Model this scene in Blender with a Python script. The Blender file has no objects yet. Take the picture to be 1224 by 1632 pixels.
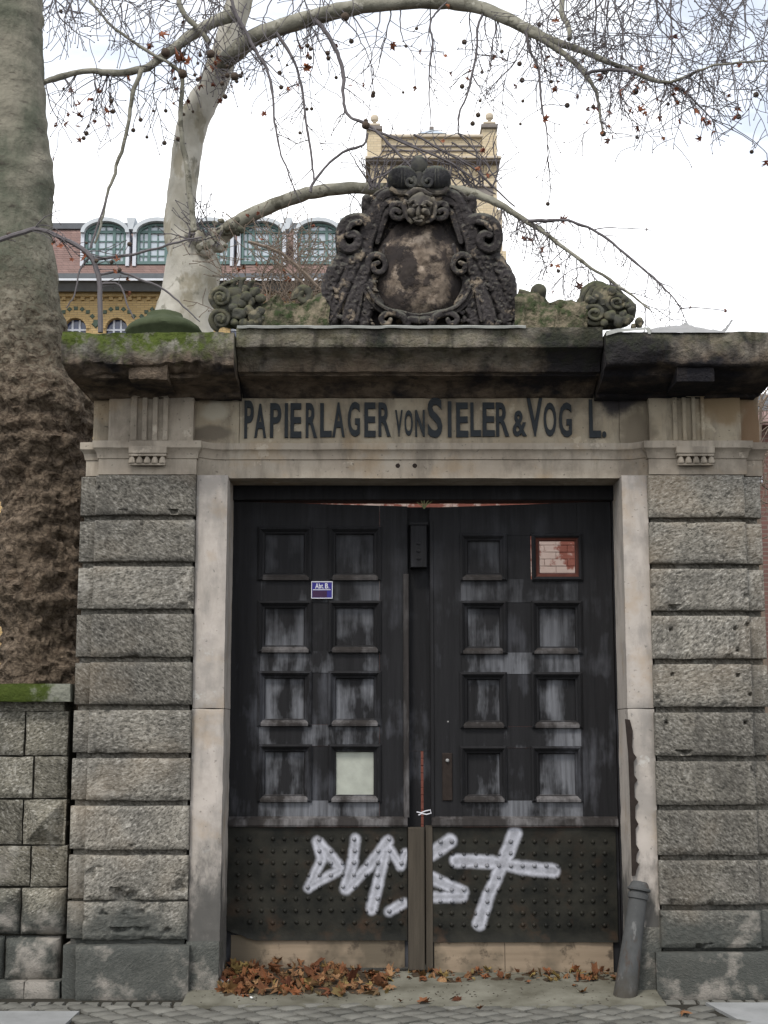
import bpy, bmesh, math, random
from mathutils import Vector, Matrix, noise
from math import radians, sin, cos, pi, sqrt, atan2, exp
random.seed(7)
SC = bpy.context.scene
COL = SC.collection

# ---------------------------------------------------------------- camera
F = 2281.0; T = radians(8.82); H = 1.75; D = 10.0          # focal length in photo pixels, tilt, eye height, distance to the gate
cam = bpy.data.cameras.new('camera'); cam.sensor_fit = 'VERTICAL'; cam.sensor_height = 36.0; cam.sensor_width = 27.0
cam.lens = F / 1632 * 36.0; cam.clip_start = 0.1; cam.clip_end = 2000
co = bpy.data.objects.new('camera', cam); COL.objects.link(co)
co.location = (0, -D, H); co.rotation_euler = (pi / 2 + T, 0, 0); SC.camera = co

# ---------------------------------------------------------------- light
SUN_EL, SUN_AZ = radians(54), radians(205)                    # azimuth clockwise from +Y; the sun stands behind the camera, a little left
W = bpy.data.worlds.new('World'); SC.world = W; W.use_nodes = True
nt = W.node_tree; nt.nodes.clear()
out = nt.nodes.new('ShaderNodeOutputWorld'); bg = nt.nodes.new('ShaderNodeBackground'); bg.inputs[1].default_value = 0.12
sky = nt.nodes.new('ShaderNodeTexSky'); sky.sky_type = 'NISHITA'; sky.sun_disc = False
sky.sun_elevation = SUN_EL; sky.sun_rotation = SUN_AZ; sky.air_density = 1.0; sky.dust_density = 1.5; sky.ozone_density = 1.0
tc = nt.nodes.new('ShaderNodeTexCoord'); mp = nt.nodes.new('ShaderNodeMapping'); mp.inputs['Scale'].default_value = (1, 1, 2.2)
mp.inputs['Location'].default_value = (9.4, 2.6, 3.2)
nz_ = nt.nodes.new('ShaderNodeTexNoise'); nz_.inputs['Scale'].default_value = 2.3; nz_.inputs['Detail'].default_value = 7; nz_.inputs['Roughness'].default_value = 0.55
rp = nt.nodes.new('ShaderNodeValToRGB'); rp.color_ramp.elements[0].position = 0.36; rp.color_ramp.elements[1].position = 0.54; rp.color_ramp.elements[0].color = (.36, .36, .36, 1)
mx = nt.nodes.new('ShaderNodeMix'); mx.data_type = 'RGBA'; mx.inputs[7].default_value = (10.4, 10.5, 10.7, 1)
L = nt.links.new
sx = nt.nodes.new('ShaderNodeSeparateXYZ'); L(tc.outputs['Generated'], sx.inputs[0])          # the cover thins out higher up
hi_ = nt.nodes.new('ShaderNodeMapRange'); L(sx.outputs[2], hi_.inputs[0]); hi_.inputs[1].default_value = 0.22; hi_.inputs[2].default_value = 1.0; hi_.inputs[3].default_value = 0.12; hi_.inputs[4].default_value = -0.40
ad = nt.nodes.new('ShaderNodeMath'); ad.operation = 'ADD'
L(tc.outputs['Generated'], mp.inputs[0]); L(mp.outputs[0], nz_.inputs['Vector']); L(nz_.outputs[0], ad.inputs[0]); L(hi_.outputs[0], ad.inputs[1]); L(ad.outputs[0], rp.inputs[0])
L(rp.outputs[0], mx.inputs[0]); L(sky.outputs[0], mx.inputs[6]); L(mx.outputs[2], bg.inputs[0]); L(bg.outputs[0], out.inputs[0])
sl = bpy.data.lights.new('sun', 'SUN'); sl.energy = 1.6; sl.angle = radians(12); sl.color = (1.0, 0.95, 0.88)
so = bpy.data.objects.new('sun', sl); COL.objects.link(so)
sd = Vector((sin(SUN_AZ) * cos(SUN_EL), cos(SUN_AZ) * cos(SUN_EL), sin(SUN_EL)))
so.rotation_euler = (-sd).to_track_quat('-Z', 'Y').to_euler(); so.location = (0, -20, 20)
vs = SC.view_settings; vs.view_transform = 'Standard'; vs.look = 'None'; vs.gamma = 1; vs.use_curve_mapping = False; vs.exposure = 0.6

# ---------------------------------------------------------------- measuring
ST, CT = sin(T), cos(T)
def at(u, v, Y):
    a = (u - 612) / F; b = (816 - v) / F
    s = (Y + D) / (CT - b * ST)
    return Vector((a * s, Y, H + s * (ST + b * CT)))
def X(u, v, Y): return at(u, v, Y).x
def Z(v, Y): return at(612, v, Y).z
def pxm(Y): return (Y + D) * 1.02 / F                        # metres to one photo pixel at distance Y
def ground_at(u, v, z=0.0):
    b = (816 - v) / F; up = ST + b * CT; s = (z - H) / up
    return Vector(((u - 612) / F * s, s * (CT - b * ST) - D, z))
def fbm(p, o=4, g=2.1, h=0.5):
    a, f, s = 1.0, 1.0, 0.0
    for _ in range(o):
        s += a * noise.noise(p * f); a *= h; f *= g
    return s

# ---------------------------------------------------------------- objects
def org(o):
    v = Vector((0, 0, 0))
    while o is not None:
        v = v + o.location; o = o.parent
    return v
def tag(o, label=None, cat=None, group=None, kind=None):
    if label: o['label'] = label
    if cat: o['category'] = cat
    if group: o['group'] = group
    if kind: o['kind'] = kind
    return o
def thing(name, label, cat, loc, group=None):
    o = bpy.data.objects.new(name, None); COL.objects.link(o); o.location = loc; o.empty_display_size = 0.1
    return tag(o, label, cat, group)
def place(name, me, parent, pos, rot=(0, 0, 0), scale=(1, 1, 1)):
    o = bpy.data.objects.new(name, me); COL.objects.link(o)
    o.parent = parent
    o.location = Vector(pos) - (org(parent) if parent else Vector((0, 0, 0)))
    o.rotation_euler = rot
    o.scale = scale if hasattr(scale, '__len__') else (scale,) * 3
    return o

class MB:
    def __init__(s): s.v = []; s.f = []
    def add(s, vs, fs):
        b = len(s.v); s.v += [Vector(q) for q in vs]; s.f += [tuple(i + b for i in f) for f in fs]
    def box(s, x0, x1, y0, y1, z0, z1):
        if x0 > x1: x0, x1 = x1, x0
        if y0 > y1: y0, y1 = y1, y0
        if z0 > z1: z0, z1 = z1, z0
        s.add([(x0, y0, z0), (x1, y0, z0), (x1, y1, z0), (x0, y1, z0), (x0, y0, z1), (x1, y0, z1), (x1, y1, z1), (x0, y1, z1)],
              [(0, 3, 2, 1), (4, 5, 6, 7), (0, 1, 5, 4), (1, 2, 6, 5), (2, 3, 7, 6), (3, 0, 4, 7)])
    def cbox(s, x0, x1, y0, y1, z0, z1, c):
        """box with its front (-Y) edges chamfered by c"""
        if x0 > x1: x0, x1 = x1, x0
        if z0 > z1: z0, z1 = z1, z0
        c = min(c, (x1 - x0) * .45, (z1 - z0) * .45)
        a = [(x0, y1, z0), (x1, y1, z0), (x1, y1, z1), (x0, y1, z1)]
        b = [(x0, y0 + c, z0), (x1, y0 + c, z0), (x1, y0 + c, z1), (x0, y0 + c, z1)]
        d = [(x0 + c, y0, z0 + c), (x1 - c, y0, z0 + c), (x1 - c, y0, z1 - c), (x0 + c, y0, z1 - c)]
        fs = [(3, 2, 1, 0), (8, 9, 10, 11)]
        for i in range(4):
            j = (i + 1) % 4
            fs += [(i, j, 4 + j, 4 + i), (4 + i, 4 + j, 8 + j, 8 + i)]
        s.add(a + b + d, fs)
    def prism(s, pts, x0, x1, n=1):
        """profile of (y,z) points, closed, run along X in n steps"""
        m = len(pts); vs = []
        for i in range(n + 1):
            x = x0 + (x1 - x0) * i / n
            vs += [(x, p[0], p[1]) for p in pts]
        fs = [(i * m + j, i * m + (j + 1) % m, (i + 1) * m + (j + 1) % m, (i + 1) * m + j) for i in range(n) for j in range(m)]
        fs += [tuple(range(m - 1, -1, -1)), tuple(n * m + j for j in range(m))]
        s.add(vs, fs)
    def plate(s, pts, y0, y1):
        """outline of (x,z) points, closed, given depth in Y"""
        m = len(pts)
        vs = [(p[0], y0, p[1]) for p in pts] + [(p[0], y1, p[1]) for p in pts]
        s.add(vs, [tuple(range(m)), tuple(range(2 * m - 1, m - 1, -1))] + [(j, m + j, m + (j + 1) % m, (j + 1) % m) for j in range(m)])
    def tube(s, pts, rad, n=6, cap=True, flat=None):
        pts = [Vector(p) for p in pts]
        if not hasattr(rad, '__len__'): rad = [rad] * len(pts)
        vs = []; m = len(pts); prev = None
        for i, p in enumerate(pts):
            t = (pts[min(i + 1, m - 1)] - pts[max(i - 1, 0)])
            t = t.normalized() if t.length > 1e-9 else Vector((0, 0, 1))
            if prev is None:
                a = Vector((0, 1, 0)) if abs(t.y) < 0.9 else Vector((1, 0, 0))
                a = (a - t * a.dot(t)).normalized()
            else:
                a = prev - t * prev.dot(t)
                a = a.normalized() if a.length > 1e-6 else t.orthogonal().normalized()
            prev = a; b = t.cross(a)
            for k in range(n):
                w = 2 * pi * k / n
                vs.append(p + (a * cos(w) * (flat or 1) + b * sin(w)) * rad[i])
        fs = [(i * n + k, i * n + (k + 1) % n, (i + 1) * n + (k + 1) % n, (i + 1) * n + k) for i in range(m - 1) for k in range(n)]
        if cap: fs += [tuple(range(n - 1, -1, -1)), tuple((m - 1) * n + k for k in range(n))]
        s.add(vs, fs)
    def lathe(s, prof, c, n=20, axis='Z'):
        """profile of (r,h) round an axis through c"""
        c = Vector(c); vs = []
        for r, h in prof:
            for k in range(n):
                w = 2 * pi * k / n
                q = Vector((r * cos(w), r * sin(w), h)) if axis == 'Z' else Vector((r * cos(w), h, r * sin(w)))
                vs.append(c + q)
        m = len(prof)
        s.add(vs, [(i * n + k, i * n + (k + 1) % n, (i + 1) * n + (k + 1) % n, (i + 1) * n + k) for i in range(m - 1) for k in range(n)]
              + [tuple(range(n - 1, -1, -1)), tuple((m - 1) * n + k for k in range(n))])
    def blob(s, c, r, amp=0.0, fr=1.0, sub=2, rot=None):
        bm = bmesh.new(); bmesh.ops.create_icosphere(bm, subdivisions=sub, radius=1)
        c = Vector(c); r = Vector(r) if hasattr(r, '__len__') else Vector((r, r, r)); vs = []
        for v in bm.verts:
            d = v.co.copy(); q = Vector((d.x * r.x, d.y * r.y, d.z * r.z))
            if amp: q *= 1 + amp * fbm((q + c) * fr, 3)
            if rot: q = rot @ q
            vs.append(c + q)
        s.add(vs, [tuple(v.index for v in f.verts) for f in bm.faces]); bm.free()
    def jitter(s, amp, fr, o=3, start=0, seed=0.0):
        off = Vector((seed, seed * 1.7, seed * .3))
        for v in s.v[start:]:
            q = v * fr + off
            v += Vector((fbm(q, o), fbm(q + Vector((31, 7, 3)), o), fbm(q + Vector((5, 51, 17)), o))) * amp
    def mesh(s, name, mat, o=Vector((0, 0, 0)), smooth=True, angle=35):
        me = bpy.data.meshes.new(name)
        me.from_pydata([tuple(v - o) for v in s.v], [], s.f)
        bm = bmesh.new(); bm.from_mesh(me); bmesh.ops.recalc_face_normals(bm, faces=bm.faces[:])
        if smooth:
            for f in bm.faces: f.smooth = True
            lim = radians(angle)
            for e in bm.edges:
                if len(e.link_faces) != 2 or e.calc_face_angle(0) > lim: e.smooth = False
        bm.to_mesh(me); bm.free()
        if mat: me.materials.append(mat)
        return me
    def build(s, name, mat, parent=None, smooth=True, angle=35, loc=None):
        o = bpy.data.objects.new(name, None if False else s.mesh(name, mat, org(parent) if parent else (Vector(loc) if loc is not None else Vector((0, 0, 0))), smooth, angle))
        COL.objects.link(o); o.parent = parent
        if loc is not None and parent is None: o.location = loc
        return o

def grid_panel(mb, P, nu, nv, back=0.05):
    """front surface P(a,b)->Vector over 0..1 x 0..1, closed off by a back at +Y"""
    vs = [P(i / nu, j / nv) for j in range(nv + 1) for i in range(nu + 1)]
    fs = [(j * (nu + 1) + i, j * (nu + 1) + i + 1, (j + 1) * (nu + 1) + i + 1, (j + 1) * (nu + 1) + i) for j in range(nv) for i in range(nu)]
    rim = [i for i in range(nu + 1)] + [(j) * (nu + 1) + nu for j in range(1, nv + 1)] + [nv * (nu + 1) + i for i in range(nu - 1, -1, -1)] + [j * (nu + 1) for j in range(nv - 1, 0, -1)]
    b0 = len(vs)
    ys = max(v.y for v in vs) + back
    vs += [Vector((vs[i].x, ys, vs[i].z)) for i in rim]
    m = len(rim)
    fs += [(rim[k], b0 + k, b0 + (k + 1) % m, rim[(k + 1) % m]) for k in range(m)]
    fs.append(tuple(b0 + k for k in range(m)))
    mb.add(vs, fs)

def smooth_path(pts, k=4):
    """Catmull-Rom through points that may carry extra numbers (radius)"""
    n = len(pts)
    if n < 3: return [tuple(p) for p in pts]
    res = []
    for i in range(n - 1):
        p0, p1, p2, p3 = pts[max(i - 1, 0)], pts[i], pts[i + 1], pts[min(i + 2, n - 1)]
        for j in range(k):
            t = j / k
            res.append(tuple(0.5 * ((2 * b) + (c - a) * t + (2 * a - 5 * b + 4 * c - d) * t * t + (3 * b - a - 3 * c + d) * t ** 3) for a, b, c, d in zip(p0, p1, p2, p3)))
    res.append(tuple(pts[-1]))
    return res

# ---------------------------------------------------------------- materials
class Mat:
    def __init__(s, name):
        s.m = bpy.data.materials.new(name); s.m.use_nodes = True; s.t = s.m.node_tree
        s.b = s.t.nodes['Principled BSDF']; s.g = s.t.nodes.new('ShaderNodeNewGeometry')
        s.pos = s.g.outputs['Position']; s.b.inputs['Roughness'].default_value = 0.85
        s.b.inputs['Specular IOR Level'].default_value = 0.1
    def put(s, sock, v):
        if isinstance(v, bpy.types.NodeSocket): s.t.links.new(v, sock)
        elif hasattr(v, '__len__') and len(v) == 3 and sock.type == 'RGBA': sock.default_value = (*v, 1)
        else: sock.default_value = v
    def map(s, scale=(1, 1, 1), loc=(0, 0, 0), rot=(0, 0, 0), vec=None):
        n = s.t.nodes.new('ShaderNodeMapping'); s.put(n.inputs[0], vec or s.pos)
        n.inputs['Scale'].default_value = scale; n.inputs['Location'].default_value = loc; n.inputs['Rotation'].default_value = rot
        return n.outputs[0]
    def noise(s, scale, detail=4, rough=0.55, vec=None, dist=0.0):
        n = s.t.nodes.new('ShaderNodeTexNoise'); s.put(n.inputs['Vector'], vec or s.pos)
        n.inputs['Scale'].default_value = scale; n.inputs['Detail'].default_value = detail
        n.inputs['Roughness'].default_value = rough; n.inputs['Distortion'].default_value = dist
        return n.outputs[0]
    def voro(s, scale, vec=None, feature='F1', out='Distance'):
        n = s.t.nodes.new('ShaderNodeTexVoronoi'); n.feature = feature; s.put(n.inputs['Vector'], vec or s.pos); n.inputs['Scale'].default_value = scale
        return n.outputs[out]
    def ramp(s, fac, stops, interp='LINEAR'):
        n = s.t.nodes.new('ShaderNodeValToRGB'); s.put(n.inputs[0], fac); cr = n.color_ramp; cr.interpolation = interp
        while len(cr.elements) < len(stops): cr.elements.new(0.5)
        for e, (p, c) in zip(cr.elements, stops):
            e.position = p; e.color = (c, c, c, 1) if not hasattr(c, '__len__') else (*c, 1)
        return n.outputs[0]
    def mix(s, fac, a, b, mode='MIX'):
        n = s.t.nodes.new('ShaderNodeMix'); n.data_type = 'RGBA'; n.blend_type = mode
        s.put(n.inputs[0], fac); s.put(n.inputs[6], a); s.put(n.inputs[7], b); return n.outputs[2]
    def math(s, op, a, b=0.0, c=0.0, clamp=False):
        n = s.t.nodes.new('ShaderNodeMath'); n.operation = op; n.use_clamp = clamp
        s.put(n.inputs[0], a); s.put(n.inputs[1], b); s.put(n.inputs[2], c); return n.outputs[0]
    def vm(s, op, a, b=None, outp=0):
        n = s.t.nodes.new('ShaderNodeVectorMath'); n.operation = op; s.put(n.inputs[0], a)
        if b is not None: s.put(n.inputs[3] if op == 'SCALE' else n.inputs[1], b)
        return n.outputs[outp]
    def xyz(s, vec=None):
        n = s.t.nodes.new('ShaderNodeSeparateXYZ'); s.put(n.inputs[0], vec or s.pos); return n.outputs
    def rng(s, v, a, b, c=0.0, d=1.0, smooth=True):
        n = s.t.nodes.new('ShaderNodeMapRange'); n.interpolation_type = 'SMOOTHSTEP' if smooth else 'LINEAR'
        s.put(n.inputs[0], v); n.inputs[1].default_value = a; n.inputs[2].default_value = b; n.inputs[3].default_value = c; n.inputs[4].default_value = d
        return n.outputs[0]
    def rand(s):
        n = s.t.nodes.new('ShaderNodeObjectInfo'); return n.outputs['Random']
    def spin(s, amount, vec=None):
        """turn and shift the coordinates by an amount that differs from object to object"""
        n = s.t.nodes.new('ShaderNodeVectorRotate'); n.rotation_type = 'Y_AXIS'; s.put(n.inputs['Vector'], vec or s.pos)
        s.put(n.inputs['Angle'], s.math('MULTIPLY_ADD', s.rand(), amount * 2, -amount)); return s.vm('ADD', n.outputs[0], s.vm('SCALE', (17, 0, 29), s.rand()))
    def obj(s):
        n = s.t.nodes.new('ShaderNodeTexCoord'); return n.outputs['Object']
    def up(s): return s.xyz(s.g.outputs['Normal'])[2]
    def bump(s, h, strength=0.5, dist=0.01, nrm=None):
        n = s.t.nodes.new('ShaderNodeBump'); n.inputs['Strength'].default_value = strength; n.inputs['Distance'].default_value = dist
        s.put(n.inputs['Height'], h)
        if nrm is not None: s.put(n.inputs['Normal'], nrm)
        return n.outputs[0]
    def done(s, col, rough=None, nrm=None, metal=None):
        s.put(s.b.inputs['Base Color'], col)
        if rough is not None: s.put(s.b.inputs['Roughness'], rough)
        if nrm is not None: s.put(s.b.inputs['Normal'], nrm)
        if metal is not None: s.b.inputs['Metallic'].default_value = metal
        return s.m

# stone of the piers: grey, tooled, with pale chips and damp grime at the foot
def mk_rough(name, base, dark, pale, grime=True):
    m = Mat(name); z = m.xyz()[2]
    q = m.map((1, 1, 1.9), vec=m.spin(0.75))
    chip = m.noise(42, 5, 0.6, q, 0.4)
    big = m.noise(2.6, 5, 0.6)
    col = m.mix(m.ramp(big, [(0.32, 0), (0.68, 1)]), dark, base)
    col = m.mix(m.ramp(chip, [(0.34, 0.9), (0.44, 0.4), (0.51, 0.0)]), col, tuple(c * .30 for c in dark))
    col = m.mix(m.ramp(chip, [(0.55, 0), (0.68, 0.75)]), col, pale)
    spot = m.noise(5.5, 4, 0.65)
    col = m.mix(m.ramp(spot, [(0.60, 0), (0.72, 0.45)]), col, pale)
    run = m.noise(7, 5, 0.6, m.map((1, 1, 0.14), loc=(2, 6, 1)))
    col = m.mix(m.ramp(run, [(0.52, 0), (0.68, 0.6)]), col, tuple(c * .62 for c in dark))
    lime = m.noise(6, 6, 0.7, m.map((1, 1, .5), loc=(12, 6, 1)))
    col = m.mix(m.ramp(lime, [(0.63, 0), (0.70, 0.5)]), col, tuple(c * 1.25 for c in pale))
    ochre = m.noise(1.3, 3, 0.5, m.map(loc=(3, 9, 1)))
    col = m.mix(m.ramp(ochre, [(0.52, 0), (0.66, 0.3)]), col, (0.24, 0.185, 0.125))
    br = m.math('MULTIPLY_ADD', m.rand(), 0.5, 0.74)
    col = m.mix(1.0, col, m.vm('SCALE', (1, 1, 1), br), 'MULTIPLY')
    if grime:
        g = m.math('ADD', m.rng(z, 0.95, 0.15), m.math('MULTIPLY_ADD', m.noise(3.2, 5), 1.3, -0.72))
        col = m.mix(m.math('MULTIPLY', m.rng(g, 0.15, 0.75), 0.85), col, (0.058, 0.063, 0.058))
        wear = m.noise(2.1, 6, 0.62, m.map(loc=(7, 2, 4)))
        col = m.mix(m.math('MULTIPLY', m.ramp(wear, [(0.54, 0), (0.62, 0.75)]), m.rng(z, 1.15, 0.5)), col, (0.30, 0.275, 0.24))
    h = m.math('ADD', m.math('MULTIPLY', chip, 0.8), m.math('MULTIPLY', m.noise(140, 3), 0.3))
    return m.done(col, 0.92, m.bump(h, 0.85, 0.013))
M_ROUGH = mk_rough('tooled_grey_stone', (0.22, 0.205, 0.172), (0.132, 0.125, 0.109), (0.38, 0.365, 0.325))
M_WALL = mk_rough('garden_wall_stone', (0.20, 0.185, 0.145), (0.105, 0.10, 0.082), (0.40, 0.385, 0.34))

def mk_smooth(name, base, warm, dark, streak=0.5, foot=False, stains=()):
    m = Mat(name); z = m.xyz()[2]
    a = m.noise(3.1, 5, 0.6); st = m.noise(5, 6, 0.65, m.map((1.8, 1.8, 0.45)))
    col = m.mix(m.ramp(a, [(0.35, 0), (0.65, 1)]), base, warm)
    col = m.mix(m.math('MULTIPLY', m.ramp(st, [(0.48, 0), (0.68, 1)]), streak), col, dark)
    bl = m.noise(1.9, 6, 0.68, m.map(loc=(11, 3, 6)))
    col = m.mix(m.ramp(bl, [(0.5, 0), (0.63, streak)]), col, tuple(c * 1.1 for c in dark))
    yel = m.noise(2.7, 5, 0.62, m.map(loc=(2, 8, 5)))
    col = m.mix(m.ramp(yel, [(0.55, 0), (0.66, streak * .6)]), col, (0.30, 0.21, 0.115))
    pale_ = m.noise(3.3, 6, 0.7, m.map(loc=(21, 8, 15)))
    col = m.mix(m.ramp(pale_, [(0.62, 0), (0.66, streak * .9)]), col, tuple(min(.5, c * 1.35) for c in base))
    sp = m.noise(38, 3, 0.5)
    col = m.mix(m.ramp(sp, [(0.66, 0), (0.73, 0.6)]), col, tuple(c * .6 for c in dark))
    if foot:
        g = m.math('ADD', m.rng(z, 1.5, 0.2), m.math('MULTIPLY_ADD', m.noise(5, 6, 0.65, m.map((1, 1, .6))), 1.7, -1.0))
        col = m.mix(m.math('MULTIPLY', m.rng(g, 0.15, 0.7), 0.9), col, (0.062, 0.062, 0.058))
        rub = m.noise(9, 6, 0.6, m.map((1, 1, .4), loc=(5, 5, 5)))
        col = m.mix(m.math('MULTIPLY', m.ramp(rub, [(0.56, 0), (0.64, 0.7)]), m.rng(z, 1.3, 0.7)), col, (0.36, 0.33, 0.29))
    for su, sv, ru, rv, sc in stains:
        c0 = at(su, sv, .1); dd = m.vm('LENGTH', m.vm('MULTIPLY', m.vm('SUBTRACT', m.pos, tuple(c0)), (1 / (ru * pxm(.1)), 0, 1 / (rv * pxm(.1)))), None, 1)
        col = m.mix(m.rng(m.math('ADD', dd, m.math('MULTIPLY_ADD', m.noise(7, 6, .65), 1.2, -.6)), 1.15, .6, 0, .9), col, sc)
    h = m.math('ADD', m.math('MULTIPLY', m.noise(60, 4), 0.4), m.math('MULTIPLY', a, 0.6))
    return m.done(col, 0.88, m.bump(h, 0.35, 0.006))
M_JAMB = mk_smooth('pale_jamb_stone', (0.43, 0.39, 0.35), (0.37, 0.335, 0.295), (0.19, 0.18, 0.165), 0.55, True)
M_SAND = mk_smooth('tan_sandstone', (0.36, 0.32, 0.26), (0.28, 0.24, 0.19), (0.14, 0.12, 0.095), 0.6)
M_FRIEZE = mk_smooth('frieze_sandstone', (0.325, 0.285, 0.215), (0.27, 0.225, 0.16), (0.10, 0.085, 0.068), 0.65, False, ((985, 632, 38, 34, (0.02, 0.02, 0.026)), (1015, 690, 30, 45, (0.16, 0.135, 0.10)), (1150, 640, 50, 45, (0.20, 0.145, 0.085)), (1196, 690, 22, 60, (0.17, 0.11, 0.065)), (345, 655, 24, 20, (0.36, 0.33, 0.26)), (335, 690, 40, 14, (0.13, 0.11, 0.085))))

# cornice stone: brown sandstone under soot crusts, grey and mossy along its upper edge
def mk_cornice():
    m = Mat('weathered_cornice_stone'); p = m.xyz(); x, z = p[0], p[2]
    a = m.noise(2.4, 6, 0.62); b = m.noise(7.5, 6, 0.62, m.map((1, 1, 1.6)))
    col = m.mix(m.ramp(b, [(0.35, 0), (0.65, 1)]), (0.07, 0.053, 0.039), (0.17, 0.132, 0.096))
    grey = m.noise(4.2, 5, 0.6, m.map(loc=(1, 4, 9)))
    zt = Z(522, -0.42)
    topm = m.rng(m.math('ADD', z, m.math('MULTIPLY_ADD', grey, 0.3, -0.15)), zt - 0.30, zt - 0.14)
    col = m.mix(m.math('MULTIPLY', topm, m.math('MULTIPLY_ADD', m.rng(x, X(420, 530, -.4), X(300, 530, -.4)), 0.4, 0.5)), col, m.mix(m.ramp(m.noise(8, 5, .65), [(.4, 0), (.6, 1)]), (0.10, 0.095, 0.075), (0.235, 0.225, 0.195)))
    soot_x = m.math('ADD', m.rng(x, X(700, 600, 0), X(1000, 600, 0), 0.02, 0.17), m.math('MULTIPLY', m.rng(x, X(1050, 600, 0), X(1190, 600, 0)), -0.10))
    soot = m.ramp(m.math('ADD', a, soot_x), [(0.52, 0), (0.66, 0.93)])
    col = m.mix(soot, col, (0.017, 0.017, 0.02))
    ur = m.math('MULTIPLY', m.rng(x, X(925, 600, -.2), X(985, 600, -.2)), m.rng(z, Z(582, -.5) + .03, Z(592, -.45)))  # soot plus the shade under the right fascia, put into the colour
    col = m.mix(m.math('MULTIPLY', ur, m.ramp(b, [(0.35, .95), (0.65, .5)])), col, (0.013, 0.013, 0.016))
    drip = m.noise(9, 4, 0.6, m.map((1, 1, 0.16)))
    col = m.mix(m.ramp(drip, [(0.52, 0), (0.66, 0.75)]), col, (0.028, 0.024, 0.022))
    mossx = m.rng(x, X(420, 530, -.4), X(300, 530, -.4), 0.0, 1.0)
    mn = m.noise(11, 6, 0.65)
    mossz = m.rng(m.math('ADD', z, m.math('MULTIPLY_ADD', mn, 0.5, -0.26)), zt - 0.26, zt - 0.06)
    moss = m.math('MULTIPLY', m.math('MULTIPLY', mossz, m.math('MULTIPLY_ADD', mossx, 0.95, 0.16)), m.ramp(mn, [(0.38, 0.25), (0.55, 1)]))
    col = m.mix(moss, col, m.mix(m.noise(30, 3), (0.026, 0.042, 0.008), (0.098, 0.122, 0.03)))
    h = m.math('ADD', m.math('MULTIPLY', b, 0.8), m.math('MULTIPLY', m.noise(45, 5), 0.5))
    return m.done(col, 0.93, m.bump(h, 1.0, 0.03))
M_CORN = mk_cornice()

def mk_carved(name, black, tan, green, f_tan=0.5, f_green=0.45):
    m = Mat(name)
    a = m.noise(8.5, 6, 0.65); b = m.noise(14, 5, 0.6, m.map(loc=(4, 1, 7)))
    col = m.mix(m.ramp(m.noise(3.0, 4), [(0.35, 0), (0.65, 1)]), black, tuple(c * 2.4 for c in black))
    col = m.mix(m.ramp(a, [(1 - f_tan, 0), (1.07 - f_tan, 0.85)]), col, tan)
    up = m.rng(m.math('ADD', m.up(), m.math('MULTIPLY_ADD', b, 1.4, -0.7)), 0.2, 1.0)
    col = m.mix(m.math('MULTIPLY', up, f_green), col, green)
    pt = m.g.outputs['Pointiness']
    col = m.mix(m.math('MULTIPLY', m.ramp(pt, [(0.515, 0), (0.60, 1)]), m.ramp(b, [(0.42, 0.1), (0.58, .85)])), col, tuple(.5 * (p + q) for p, q in zip(tan, green)))
    h = m.math('ADD', m.math('MULTIPLY', a, 0.8), m.math('MULTIPLY', m.noise(70, 4), 0.4))
    return m.done(col, 0.92, m.bump(h, 0.55, 0.011))
M_CARVE = mk_carved('sooty_carved_stone', (0.020, 0.018, 0.018), (0.21, 0.17, 0.125), (0.13, 0.132, 0.108), 0.43, 0.6)
M_SHELL = mk_carved('sooty_shell_stone', (0.017, 0.017, 0.018), (0.10, 0.085, 0.065), (0.13, 0.14, 0.11), 0.33, 0.6)
M_FLANK = mk_carved('mossy_carved_stone', (0.028, 0.028, 0.024), (0.19, 0.165, 0.115), (0.06, 0.072, 0.03), 0.43, 0.65)
def mk_mound():
    m = Mat('mossy_stone_mound'); a = m.noise(7, 6, 0.65); b = m.noise(16, 5, 0.6)
    col = m.mix(m.ramp(a, [(0.4, 0), (0.6, 1)]), (0.05, 0.05, 0.032), (0.20, 0.17, 0.12))
    col = m.mix(m.ramp(b, [(0.45, 0), (0.6, 0.8)]), col, (0.03, 0.05, 0.018))
    return m.done(col, 0.95, m.bump(m.math('ADD', a, b), 1.0, 0.05))
M_MOUND = mk_mound()
def mk_shield():
    m = Mat('flaking_shield_stone'); a = m.noise(5.2, 6, 0.62); b = m.noise(13, 5, 0.6)
    col = m.mix(m.ramp(b, [(0.38, 0), (0.62, 1)]), (0.105, 0.082, 0.063), (0.205, 0.165, 0.128))
    col = m.mix(m.ramp(m.noise(6.5, 5, .6, m.map(loc=(8, 3, 3))), [(0.56, 0), (0.64, 0.7)]), col, (0.40, 0.33, 0.26))
    col = m.mix(m.ramp(a, [(0.455, 0), (0.54, 0.92)]), col, (0.034, 0.028, 0.026))
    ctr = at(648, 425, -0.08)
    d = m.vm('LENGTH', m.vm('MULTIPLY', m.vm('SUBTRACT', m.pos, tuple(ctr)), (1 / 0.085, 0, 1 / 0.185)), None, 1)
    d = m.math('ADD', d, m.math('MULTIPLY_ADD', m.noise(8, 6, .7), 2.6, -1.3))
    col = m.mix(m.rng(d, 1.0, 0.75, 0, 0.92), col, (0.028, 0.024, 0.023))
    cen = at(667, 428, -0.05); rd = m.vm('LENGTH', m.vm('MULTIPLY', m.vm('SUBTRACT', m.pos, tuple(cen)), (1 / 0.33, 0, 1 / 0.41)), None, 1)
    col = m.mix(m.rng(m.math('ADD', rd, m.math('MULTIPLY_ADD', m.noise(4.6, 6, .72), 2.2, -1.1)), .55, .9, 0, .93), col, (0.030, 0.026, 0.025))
    h = m.math('ADD', m.ramp(a, [(0.45, 0), (0.55, 1)]), m.math('MULTIPLY', b, 0.7))
    return m.done(col, 0.92, m.bump(h, 0.7, 0.012))
M_SHIELD = mk_shield()

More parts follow.
